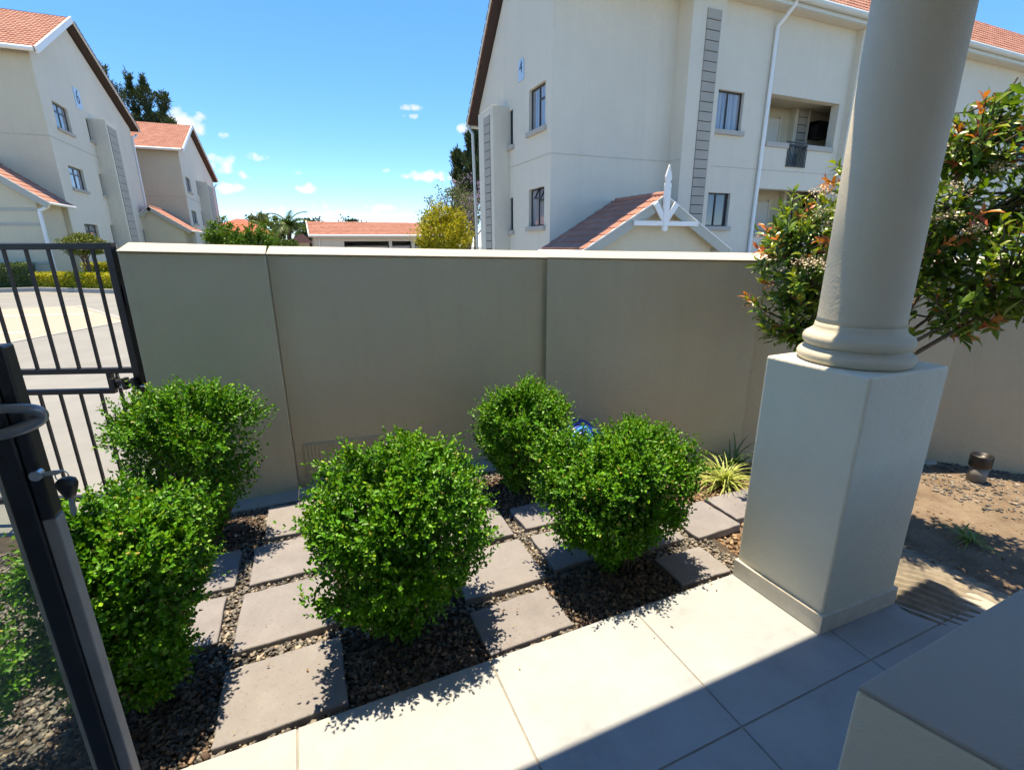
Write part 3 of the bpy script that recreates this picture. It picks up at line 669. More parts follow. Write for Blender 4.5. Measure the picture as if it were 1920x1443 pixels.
for zf, zr in ((3.98, 4.86), (1.10, 1.98)):
    bal = MB(); ya, yb_ = FY+.30, FY+1.5; xa, xb_, zc = 14.3, 20.6, zf+2.42
    bal.add([(xa, yb_, zf), (xb_, yb_, zf), (xb_, yb_, zc), (xa, yb_, zc)], [(0, 1, 2, 3)])
    bal.add([(xb_, ya, zf), (xb_, yb_, zf), (xb_, yb_, zc), (xb_, ya, zc)], [(0, 1, 2, 3)]); bal.add([(xa, ya, zf), (xa, yb_, zf), (xa, yb_, zc), (xa, ya, zc)], [(0, 1, 2, 3)])
    bal.add([(xa, ya, zf), (xb_, ya, zf), (xb_, yb_, zf), (xa, yb_, zf)], [(0, 1, 2, 3)]); bal.add([(xa, ya, zc), (xb_, ya, zc), (xb_, yb_, zc), (xa, yb_, zc)], [(0, 1, 2, 3)])
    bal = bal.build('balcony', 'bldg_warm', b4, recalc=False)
    MB().box(14.80, 15.88, FY-.05, FY+.14, zr-.16, zr+.02).build('ledge', 'sill', bal, .02); MB().box(16.78, 18.138, FY-.05, FY+.14, zr-.16, zr+.02).build('ledge', 'sill', bal, .02)
    MB().box(16.25, 17.02, yb_-.06, yb_-.005, zf, zf+2.03).build('door', 'door_int', bal); MB().box(17.02, 17.10, yb_-.09, yb_-.004, zf, zf+2.09).build('door_frame', 'bldg', bal)
    MB().box(17.62, 18.42, yb_-.22, yb_-.004, zf, zc-.003).build('pier', 'bldg', bal)
    la = MB()
    for i in range(9): la.box(17.80, 18.28, yb_-.25, yb_-.222, zf+.05+i*.262, zf+.05+i*.262+.235)
    MB().box(17.795, 18.285, yb_-.228, yb_-.2205, zf+.03, zf+2.38).build('joint_backing', 'groove', bal)
    la.build('block_panel', 'ladder', bal)
    bb = MB().box(18.55, 19.30, yb_-.5, yb_-.01, zf+1.45, zf+2.02); bb.prism([(18.55, yb_-.52, zf+2.02), (19.42, yb_-.52, zf+1.98), (19.42, yb_-.52, zf+1.82), (19.30, yb_-.52, zf+1.70), (18.55, yb_-.52, zf+1.9)], (0, .5, 0))
    bb.build('barbecue', 'black', bal)
    rl = MB(); rl.box(15.86, 16.80, FY-.045, FY-.005, zr-.06, zr-.02); rl.box(15.86, 16.80, FY-.045, FY-.005, zr-.72, zr-.68); rl.box(15.80, 16.68, FY-.02, FY+.02, zr+.04, zr+.08)
    for i in range(14): rl.box(15.86+i*.071, 15.878+i*.071, FY-.035, FY-.015, zr-.70, zr-.04)
    rl.build('railing', 'black', bal)
for zz in (4.10,):
    MB().box(6.99, 7.0, 13.39, 16.42, zz, zz+.018).build('joint_line', 'jointc', b4); MB().box(7.0, 11.18, 13.380, 13.39, zz, zz+.018).build('joint_line', 'jointc', b4)
    MB().box(12.42, 36, FY-.010, FY, zz-.12, zz-.102).build('joint_line', 'jointc', b4); MB().box(11.17, 11.18, 12.80, 13.38, zz, zz+.018).build('joint_line', 'jointc', b4)
# roof: tiled slopes, verge tiles, gutter
rf = MB(); rf.prism([(6.74, 12.45, 8.72), (6.74, 15.16, 11.16), (6.74, 19.78, 6.12), (6.74, 19.70, 6.05), (6.74, 15.16, 11.02), (6.74, 12.5, 8.64)], (30, 0, 0))
rf = rf.build('roof', 'roofunder', b4)
roof_field('roof_tiles', b4, (6.72, 12.42, 8.74), X, (0, 2.74, 2.44), 30, 3.6)
vt = MB().box(0, .30, 0, .285, -.13, .03).mesh('verge_tile'); vt.materials.append(MATS['vergetile_shaded'])
sl_ = Vector((0, -4.62, 5.04)).normalized()
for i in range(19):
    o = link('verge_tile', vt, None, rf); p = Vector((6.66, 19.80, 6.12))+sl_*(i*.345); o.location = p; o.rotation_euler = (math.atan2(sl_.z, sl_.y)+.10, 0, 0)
MB().tube([(6.655, 19.84, 6.02), (6.655, 15.16, 11.12)], .03, 6).build('verge_trim', 'gutter', rf)
MB().tube([(6.7, 12.36, 8.70), (36.5, 12.36, 8.70)], .10, 12).build('gutter', 'gutter', b4)
MB().box(6.74, 36.5, 12.44, 12.56, 8.50, 8.70).build('fascia', 'gutter', b4); MB().box(6.74, 36.5, 12.56, FY+.48, 8.52, 8.60).build('soffit', 'bldg', b4)
roof_field('roof_tiles', b4, (36.72, 19.80, 6.14), -X, (0, -4.64, 5.02), 30, 6.8)
downpipe(b4, (14.60, 12.84, 8.05), (14.56, 12.84, GB), .06, (14.75, 12.40, 8.45)); downpipe(b4, (29.9, 12.84, 8.1), (29.9, 12.84, GB), .06, (29.9, 12.40, 8.45))
downpipe(b4, (6.80, 19.55, 5.7), (6.90, 19.45, GB), .055, (6.76, 19.80, 5.85), 'gutter'); MB().tube([(6.7, 19.86, 6.06), (36, 19.86, 6.06)], .09, 10).build('gutter', 'gutter', b4)
MB().box(7.0, 36.4, 19.2, 19.355, GB, 6.4).build('rear_wall', 'bldg', b4)
sg = MB().prism([(6.994, 15.60, 6.45), (6.994, 15.21, 6.45), (6.994, 15.21, 6.93), (6.994, 15.30, 7.04), (6.994, 15.51, 7.04), (6.994, 15.60, 6.93)], (-.02, 0, 0)).build('number_plate', 'signblue', b4)
text_mesh('4', .46, 'number', 'ink', sg, (6.972, 15.405, 6.80), (0, -1, 0), (-1, 0, 0), .004)
tx = MB()
for i, w_ in enumerate((.05, .03, .06, .04, .05)): tx.box(6.970, 6.9735, 15.52-i*.066-w_, 15.52-i*.066, 6.52, 6.56)
tx.build('lettering', 'signblue', sg)

# ---------------------------------------------------------------- entrance porch before building 4
def porch(x0, x1, xr, yf, yr, ze_, zr, label, ntile=True, finial=True, base=-1.5, group=None):
    p = empty('entrance_porch', label, 'porch', group)
    wf = yf+.22
    m = MB().prism([(x0+.45, wf, base), (x1-.45, wf, base), (x1-.45, wf, ze_+.12), (xr, wf, zr-.16), (x0+.45, wf, ze_+.12)], (0, .15, 0)); m.build('gable_wall', 'bldg_warm', p)
    for xw in (x0+.45, x1-.6): MB().box(xw, xw+.15, wf+.151, yr, base, ze_+.05).build('side_wall', 'bldg_warm', p)
    for sx, xe in ((-1, x0), (1, x1)):
        run = abs(xe-xr); sv = Vector((xr-xe, 0, zr-ze_)); S = sv.length; sv.normalize()
        n = Vector((-sv.z*1, 0, sv.x)); n = n if n.z > 0 else -n
        dk = MB(); a = Vector((xe, yf, ze_)); dk.obox(a, sv, Y, n, (0, S), (.03, yr-yf), (-.03, .0)); rf_ = dk.build('roof', 'bldg_warm', p)
        if ntile:
            tw, te = .305, S/round(S/.34); tm = tile_mesh_roof('roof_tile', tw, te+.05); tm.materials.append(MATS['rooftile'])
            u_ = Vector((0, 1, 0)) if sx > 0 else Vector((0, -1, 0)); oo = Vector((xe, yf-.02, ze_)) if sx > 0 else Vector((xe, yr, ze_))
            for j in range(int(round(S/te))):
                for i in range(int((yr-yf)/tw)+1):
                    if i*tw > yr-yf-.05: continue
                    t = link('roof_tile', tm, None, rf_)
                    M_ = Matrix(((u_.x, sv.x, n.x), (u_.y, sv.y, n.y), (u_.z, sv.z, n.z))).to_4x4(); M_.translation = oo+u_*(i*tw)+sv*(j*te)+n*rnd.uniform(0, .004); t.matrix_world = M_
        else:
            u_ = Vector((0, 1, 0)) if sx > 0 else Vector((0, -1, 0)); oo = Vector((xe, yf-.02, ze_)) if sx > 0 else Vector((xe, yr, ze_))
            roof_field('roof_tiles', p, oo, u_, sv, yr-yf+.02, S)
        MB().obox(a-Y*.03, sv, Y, n, (-.1, S), (0, .045), (-.24, -.0)).build('barge_board', 'barge', p); MB().obox(a-Y*.045, sv, Y, n, (-.1, S), (-.0, .075), (.002, .028)).build('barge_trim', 'white', p)
        MB().tube([(xe+sx*.06, yf, ze_-.06), (xe+sx*.06, yr, ze_-.06)], .06, 10).build('gutter', 'white', p)
    k = int((yr-yf)/.36)
    for i in range(k): MB().tube([(xr, yf+i*.36-.01, zr+.02), (xr, yf+i*.36+.40, zr+.035)], .085, 8).build('ridge_tile', 'rooftile', p)
    if finial:
        yb = yf-.08
        fm = MB().box(xr-.085, xr+.085, yb-.045, yb+.045, 2.30+zr-2.83, 3.02+zr-2.83)
        q = zr-2.83
        fm.prism([(xr-.085, yb-.03, 3.20+q), (xr, yb-.03, 3.10+q), (xr+.085, yb-.03, 3.20+q), (xr+.10, yb-.03, 3.28+q), (xr, yb-.03, 3.58+q), (xr-.10, yb-.03, 3.28+q)], (0, .06, 0))
        for zc, rr in ((3.07, .10), (2.27, .095), (2.01, .08)): fm.tube([(xr, yb-.035, zc+q), (xr, yb+.035, zc+q)], rr, 16)
        fm.box(xr-.07, xr+.07, yb-.04, yb+.04, 2.03+q, 2.26+q)
        fm.build('finial', 'white', p, .006)
        MB().box(x0+1.42, x1-1.30, yb-.02, yb+.03, 2.07+q, 2.19+q).build('tie_beam', 'white', p)
        br = MB()
        for s_ in (-1, 1): br.obox((xr, yb, 2.17+q), (s_*.6, 0, .8), Y, (-.8*s_, 0, .6), (.05, .58), (-.02, .025), (-.075, .075))
        br.build('brace', 'white', p)
    return p
porch(6.72, 11.58, 9.14, 10.95, 13.38, 1.47, 2.83, 'tiled entrance porch with white finial in front of building 4')

# ---------------------------------------------------------------- building with the number 6 (left)
def left_block(label, gx, y0, y1, ya, zf, za, zr, base, holes, boxd, number, back, front_l, tmat='rooftile'):
    b = empty('apartment_building', label, 'building')
    L = y1-y0; o = (gx, y0, base); u = (0, 1, 0); n = (1, 0, 0)
    hh = [(a-y0, c-y0, d-base, e-base) for a, c, d, e in holes]
    zt = min(zf, zr)-.35
    m = MB(); panel(m, o, u, n, L, zt-base, hh, .18)
    m.add([(gx, y0, zt), (gx, y1, zt), (gx, y1, zr-.3), (gx, ya, za-.25), (gx, y0, zf-.15)], [(0, 1, 2, 3, 4)]); m.build('gable_wall', 'bldg', b, recalc=False)
    for h, (a, c, d, e) in zip(hh, holes): window(b, o, u, n, h, .16, ('v', 't') if c-a > .8 else (), 'pane_sky' if c-a > .8 else 'pane', fr=.07)
    m = MB(); panel(m, (gx-front_l, y0, base), X, -Y, front_l, zf-.1-base, [], .1); m.build('front_wall', 'bldg_warm', b, recalc=False)
    MB().box(gx-front_l, gx-.02, y1-.2, y1-.005, base, zr-.4).build('rear_wall', 'bldg', b)
    by0, by1, bx_, bz = boxd
    MB().box(gx+.001, bx_, by0, by1, base, bz).build('chimney_breast', 'bldg', b, .015)
    ladder(b, (bx_, by0+.22, 0), (0, 1, 0), (1, 0, 0), (by1-by0)-.5, base+.2, bz-.25, .42)
    ov = .35
    s1 = Vector((0, ya-y0, za-zf)).normalized(); s2 = Vector((0, ya-y1, za-zr)).normalized()
    e1, e2 = Vector((0, y0, zf))-s1*.55, Vector((0, y1, zr))-s2*.7
    rfm = MB().prism([(gx+ov, e1.y, e1.z), (gx+ov, ya, za), (gx+ov, e2.y, e2.z), (gx+ov, e2.y, e2.z-.12), (gx+ov, ya, za-.14), (gx+ov, e1.y, e1.z-.12)], (-front_l-ov, 0, 0)).build('roof', 'roofunder', b)
    roof_field('roof_tiles', b, (gx+ov-front_l-.5, e1.y-.03, e1.z+.0), X, s1, front_l+.5, (Vector((0, ya, za))-e1).length, tmat)
    roof_field('roof_tiles', b, (gx+ov, e2.y+.03, e2.z), -X, s2, front_l+.5, (Vector((0, ya, za))-e2).length, tmat)
    vm = MB().box(0, .30, 0, .31, -.16, .03).mesh('verge_tile'); vm.materials.append(MATS['vergetile_shaded'])
    Lr = (Vector((0, ya, za))-e2).length
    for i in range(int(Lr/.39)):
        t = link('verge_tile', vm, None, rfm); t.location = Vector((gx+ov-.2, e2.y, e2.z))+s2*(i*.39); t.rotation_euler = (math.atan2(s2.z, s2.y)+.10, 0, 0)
    MB().obox((gx+ov+.09, e1.y-.05, e1.z), s1, X, s1.cross(X)*-1, (0, (Vector((0, ya, za))-e1).length), (-.05, .03), (-.18, .09)).build('barge_board', 'white', b)
    MB().obox((gx+ov+.10, e2.y, e2.z), s2, X, (0, -s2.z, s2.y) if s2.y < 0 else (0, s2.z, -s2.y), (-.1, Lr), (-.05, .02), (.04, .11)).build('verge_trim', 'gutter', b)
    MB().tube([(gx+ov, e1.y-.08, e1.z-.03), (gx-front_l, e1.y-.08, e1.z-.03)], .10, 10).build('gutter', 'white', b)
    MB().tube([(gx+ov, e2.y+.08, e2.z-.03), (gx-front_l, e2.y+.08, e2.z-.03)], .10, 10).build('gutter', 'white', b)
    downpipe(b, (gx+.06, y1-.1, zr-.9), (gx+.06, y1-.1, base), .07, (gx+.2, y1+.55, zr-.75))
    zb = zf-3.62
    MB().box(gx, gx+.012, y0, by0-.01, zb, zb+.05).build('joint_line', 'jointc', b); MB().box(gx-front_l, gx, y0-.012, y0, zb, zb+.05).build('joint_line', 'jointc', b)
    if number:
        py, pz = number[1:]; pl = MB().box(gx+.001, gx+.03, py-.42, py+.42, pz-.52, pz+.45).build('number_plate', 'signblue', b)
        text_mesh(number[0], .95, 'number', 'ink', pl, (gx+.034, py, pz+.02), (0, 1, 0), (1, 0, 0), .004)
    return b
b6 = left_block('cream apartment building marked 6 at the far left with orange roof', -9.7, 30.7, 45.1, 35.9, 10.1, 12.95, 9.85, -.1,
    [(31.95, 33.72, 7.10, 8.25), (32.03, 33.90, 4.43, 5.46), (32.3, 34.18, 1.65, 2.76), (36.2, 36.79, 7.3, 8.4), (36.3, 36.79, 4.5, 5.6), (36.3, 36.79, 1.8, 2.85)], (36.80, 38.75, -9.0, 8.5), ('6', 35.6, 9.2), True, 14)
MB().box(-9.70, -9.67, 42.9, 44.9, .6, 2.75).build('louvre_screen', 'kerb', b6)
b5 = left_block('smaller cream apartment building standing behind building 6', -7.5, 48.0, 65.8, 54.3, 9.0, 11.75, 8.75, -.1,
    [(49.1, 51.1, 5.95, 7.06), (49.2, 51.4, 3.46, 4.5), (54.0, 54.75, 6.2, 7.3), (54.0, 54.75, 3.6, 4.7)], (54.8, 58.2, -6.74, 7.3), None, True, 12)
# porches of the left buildings
pc6 = porch(-14.35, -9.46, -11.9, 27.9, 30.68, 3.48, 5.35, 'cream entrance porch with tiled roof beside building 6', False, False, -.1, 'porches of the left buildings')
for zz in (.9, 1.7, 2.5, 3.1): MB().box(-13.8, -9.92, 28.095, 28.118, zz, zz+.12).build('band', 'barge', pc6)
downpipe(pc6, (-9.84, 28.05, 3.1), (-9.84, 28.05, -.1), .07, (-9.48, 28.05, 3.2))
pc5 = porch(-11.1, -6.85, -9.1, 43.0, 47.9, 2.75, 4.3, 'small entrance porch with tiled roof before the rear left building', False, False, -.1, 'porches of the left buildings')

# ---------------------------------------------------------------- low garage block and far house
gb = empty('garage_block', 'long low garage block with orange tiled roof in the distance', 'garage')
m = MB(); panel(m, (1.5, 45.4, -.1), X, -Y, 11.5, 2.55, [(2.4, 6.2, 0, 2.05), (6.45, 8.2, 0, 2.05), (8.5, 10.8, 0, 2.05)], .4); m.build('wall', 'bldg', gb, recalc=False)
MB().box(1.5, 13, 50.9, 51, -.1, 2.4).build('rear_wall', 'interior', gb); MB().box(1.5, 1.6, 45.41, 50.9, -.1, 2.4).build('side_wall', 'bldg', gb); MB().box(12.9, 13, 45.41, 50.9, -.1, 2.4).build('side_wall', 'bldg', gb)
for x_, w_ in ((4.0, 3.6), (8.0, 1.6), (10.1, 2.1)): MB().box(x_, x_+w_, 45.7, 45.78, -.1, 1.55).build('garage_door', 'interior', gb)
MB().prism([(1.2, 44.8, 2.42), (1.2, 48.0, 3.62), (1.2, 51.4, 2.42), (1.2, 51.4, 2.35), (1.2, 44.8, 2.35)], (12.1, 0, 0)).build('roof', 'rooftile', gb)
roof_field('roof_tiles', gb, (1.2, 44.78, 2.44), X, (0, 3.2, 1.2), 12.1, 3.4)
MB().tube([(1.1, 44.7, 2.40), (13.3, 44.7, 2.40)], .09, 8).build('gutter', 'white', gb); downpipe(gb, (1.9, 45.3, 2.2), (1.9, 45.3, -.1), .06)
MB().obox((1.14, 44.75, 2.42), Vector((0, 3.25, 1.22)).normalized(), X, (0, -.35, .94), (0, 3.45), (-.05, .03), (-.12, .1)).build('barge_board', 'white', gb)
hs = empty('far_house', 'far house with red hipped roof left of the palm', 'house')
MB().box(-8.6, -2.4, 60.6, 68, -.1, 3.0).build('wall', 'bldg', hs)
hr = MB(); A, B_ = (-5.6, 63.9, 4.55), (-4.9, 64.8, 4.55)
hr.add([(-9.4, 59.8, 2.85), (-1.7, 59.8, 2.85), (-1.7, 68.6, 2.85), (-9.4, 68.6, 2.85), A, B_], [(0, 1, 5, 4), (1, 2, 5), (2, 3, 4, 5), (3, 0, 4), (3, 2, 1, 0)]); hr.build('roof', 'redroof', hs)
for x_ in (-4.4, -3.2): w_ = MB().box(x_, x_+.8, 60.55, 60.60, 1.2, 2.3).build('window', 'pane', hs)
lh = empty('far_outbuilding', 'small far roof between the palm and the garage block', 'outbuilding')
MB().box(-.4, 1.4, 55.6, 58, -.1, 1.9).build('wall', 'bldg_warm', lh); MB().prism([(-.7, 55.2, 1.9), (1.7, 55.2, 1.9), (.9, 55.2, 2.75), (.6, 55.2, 2.75)], (0, 3, 0)).build('roof', 'rooftile', lh)

# ================================================================== GATE, DOOR, SMALL THINGS
gt = empty('metal_gate', 'black barred metal gate hinged at the left end of the wall', 'gate')
gh = Vector((-.935, 3.475, 0)); ga = R(20); gu = Vector((-math.cos(ga), math.sin(ga), 0)); gv = Vector((math.sin(ga), math.cos(ga), 0))
def gbox(t0, t1, z0, z1, w=.018): return MB().obox(gh, gu, gv, Z, (t0, t1), (-w, w), (z0, z1))
gbox(0, .042, .02, 1.643, .021).build('stile', 'black', gt, .003); gbox(1.62, 1.66, .02, 1.643, .021).build('stile', 'black', gt, .003)
gbox(.042, 1.62, 1.607, 1.641).build('rail', 'black', gt, .003); gbox(.042, 1.62, .893, .926).build('rail', 'black', gt, .003); gbox(.20, 1.62, .768, .798).build('rail', 'black', gt, .003); gbox(.042, 1.62, .05, .085).build('rail', 'black', gt, .003)
for k in range(1, 14):
    t = .118*k
    MB().obox(gh, gu, gv, Z, (t-.007, t+.007), (-.007, .007), (.926, 1.607)).build('bar', 'black', gt)
    MB().obox(gh, gu, gv, Z, (t-.007+.03, t+.007+.03), (-.007, .007), (.085, .768 if t > .15 else .893)).build('bar', 'black', gt)
gbox(.175, .2, .768, .893).build('latch_post', 'black', gt, .003)
P_ = lambda t, z, w=-.03: gh+gu*t+gv*w+Z*z
MB().tube([P_(.17, .845), P_(.02, .845)], .016, 12).build('bolt', 'black', gt)
MB().tube([P_(.16, .815, -.025), P_(-.02, .815, -.025)], .008, 10).build('bolt_rod', 'steel', gt)
bl = MB(); 
for t in (.15, .085, .03): bl.obox(gh, gu, gv, Z, (t-.012, t+.012), (-.052, -.012), (.80, .87))
bl.build('bolt_bracket', 'black', gt, .003)
MB().tube([P_(.10, .83), P_(.10, .87, -.05), P_(.105, .895, -.05)], .004, 8).build('bolt_handle', 'steel', gt)
MB().tube([P_(-.012, .55, 0), P_(-.012, .66, 0)], .014, 10).build('hinge', 'black', gt); MB().tube([P_(-.012, 1.3, 0), P_(-.012, 1.41, 0)], .014, 10).build('hinge', 'black', gt)

dr = empty('glazed_door', 'open dark-framed glazed door at the near left edge', 'door')
dy = 1.15
MB().box(-.556, -.520, dy-.022, dy+.022, .03, 1.452).build('stile', 'doorblack', dr, .006, 3)
MB().box(-.5195, -.496, dy-.016, dy+.02, .03, 1.105).build('seal_strip', 'doorgrey', dr, .003)
MB().box(-.5195, -.497, dy-.019, dy+.022, 1.107, 1.452).build('lock_case', 'doorblack', dr, .005, 3)
MB().box(-.5665, -.5565, dy-.012, dy+.010, .12, 1.40).build('glazing_bead', 'bead', dr, .002)
MB().box(-1.36, -.5565, dy-.022, dy+.022, 1.40, 1.452).build('rail', 'doorblack', dr, .005); MB().box(-1.36, -.5565, dy-.022, dy+.022, .03, .12).build('rail', 'doorblack', dr, .005); MB().box(-1.432, -1.361, dy-.022, dy+.022, .03, 1.452).build('stile', 'doorblack', dr, .005)
MB().box(-1.36, -.567, dy-.003, dy+.003, .121, 1.399).build('glass', 'doorglass', dr)
hz = 1.332
hp = [(-.556, dy+.004, hz+.012), (-.535, dy-.03, hz+.014), (-.505, dy-.055, hz+.012), (-.478, dy-.062, hz+.006), (-.462, dy-.055, hz-.004), (-.462, dy-.046, hz-.010), (-.475, dy-.042, hz-.016), (-.505, dy-.046, hz-.026), (-.535, dy-.04, hz-.034), (-.556, dy-.015, hz-.038)]
hm = MB()
def strap(m, pts, w, t):
    pts = [Vector(p) for p in pts]; V = []; n = len(pts)
    for i, p in enumerate(pts):
        T = (pts[min(i+1, n-1)]-pts[max(i-1, 0)]).normalized(); S = T.cross(Z).normalized(); U = S.cross(T).normalized()
        V += [p+S*t+U*w, p-S*t+U*w, p-S*t-U*w, p+S*t-U*w]
    F = [(i*4+a, i*4+(a+1) % 4, (i+1)*4+(a+1) % 4, (i+1)*4+a) for i in range(n-1) for a in range(4)]+[(3, 2, 1, 0), (n*4-4, n*4-3, n*4-2, n*4-1)]
    m.add(V, F, True)
# pull handle: flat bar bent into a D
hm = MB().tube([(-.540, dy-.02, 1.346), (-.532, dy-.046, 1.349), (-.512, dy-.056, 1.349), (-.488, dy-.058, 1.347), (-.472, dy-.054, 1.343), (-.463, dy-.046, 1.336), (-.461, dy-.040, 1.326), (-.466, dy-.040, 1.317), (-.480, dy-.048, 1.310), (-.503, dy-.056, 1.304), (-.525, dy-.056, 1.299), (-.540, dy-.020, 1.296)], [.007, .008, .0085, .009, .010, .011, .012, .0125, .012, .011, .0095, .008], 12)
h_ = hm.build('pull_handle', 'handle', dr); s_ = h_.modifiers.new('sub', 'SUBSURF'); s_.levels = 1; s_.render_levels = 2
MB().tube([(-.500, dy-.018, 1.206), (-.500, dy-.034, 1.206)], .010, 14).build('key_cylinder', 'steel', dr)
ky = empty('door_key', 'key with black plastic head hanging from the door lock', 'key')
MB().prism([(-.500, dy-.024, 1.2005), (-.470, dy-.030, 1.2025), (-.462, dy-.030, 1.2045), (-.462, dy-.030, 1.2105), (-.470, dy-.030, 1.2115), (-.500, dy-.024, 1.2085)], (0, -.003, 0)).build('key_blade', 'steel', ky)
MB().tube([(-.463+.010*math.sin(a), dy-.031, 1.198+.011*math.cos(a)) for a in [i*math.pi/8 for i in range(17)]], .0011, 6, False).build('split_ring', 'steel', ky)
kb = MB().lathe((-.459, dy-.031, 1.150), [(.003, 0), (.009, .004), (.012, .012), (.0155, .022), (.017, .030), (.0155, .038), (.009, .043), (.003, .044)], 20).build('key_head', 'rubber', ky); kb.location = (0, 0, 0)
MB().prism([(-.463, dy-.032, 1.151), (-.466, dy-.032, 1.118), (-.462, dy-.032, 1.110), (-.457, dy-.032, 1.116), (-.454, dy-.032, 1.151)], (0, .0025, 0)).build('spare_blade', 'steel', ky)

bo = empty('garden_bollard', 'short pipe bollard with black cap at the foot of the shaded wall', 'bollard')
MB().lathe((4.37, 1.60, -.07), [(.056, 0), (.054, .13)], 28).build('pipe', 'pipe', bo)
MB().lathe((4.37, 1.60, .058), [(.062, 0), (.064, .004), (.065, .080), (.061, .088), (.052, .086), (.048, .07), (.01, .06)], 28).build('cap', 'rubber', bo)

hs_ = empty('garden_hose', 'bright blue plastic hose coil behind the bushes at the wall', 'hose')
def coil(cx_, cy_, cz_, rr, tr, tilt, spin):
    P0 = []
    for i in range(33):
        a = 2*math.pi*i/32; p = Vector((rr*math.cos(a), 0, rr*math.sin(a)*.9))
        p = Matrix.Rotation(spin, 3, 'Z') @ (Matrix.Rotation(tilt, 3, 'X') @ p); P0.append(p+Vector((cx_, cy_, cz_)))
    return P0
for i in range(5):
    MB().tube(coil(1.81+.012*i, 2.97-.03*i, .188-.012*i, .160-.007*(i % 3), .014, -.35, .15*(i % 2)), .0135, 10, False).build('hose_loop', 'blue' if i != 3 else 'bluelight', hs_)
MB().tube([(1.74, 2.80, -.03), (1.82, 2.81, .12), (1.845, 2.83, .25), (1.83, 2.86, .30)], [.02, .024, .026, .018], 12).build('spray_nozzle', 'bluelight', hs_)

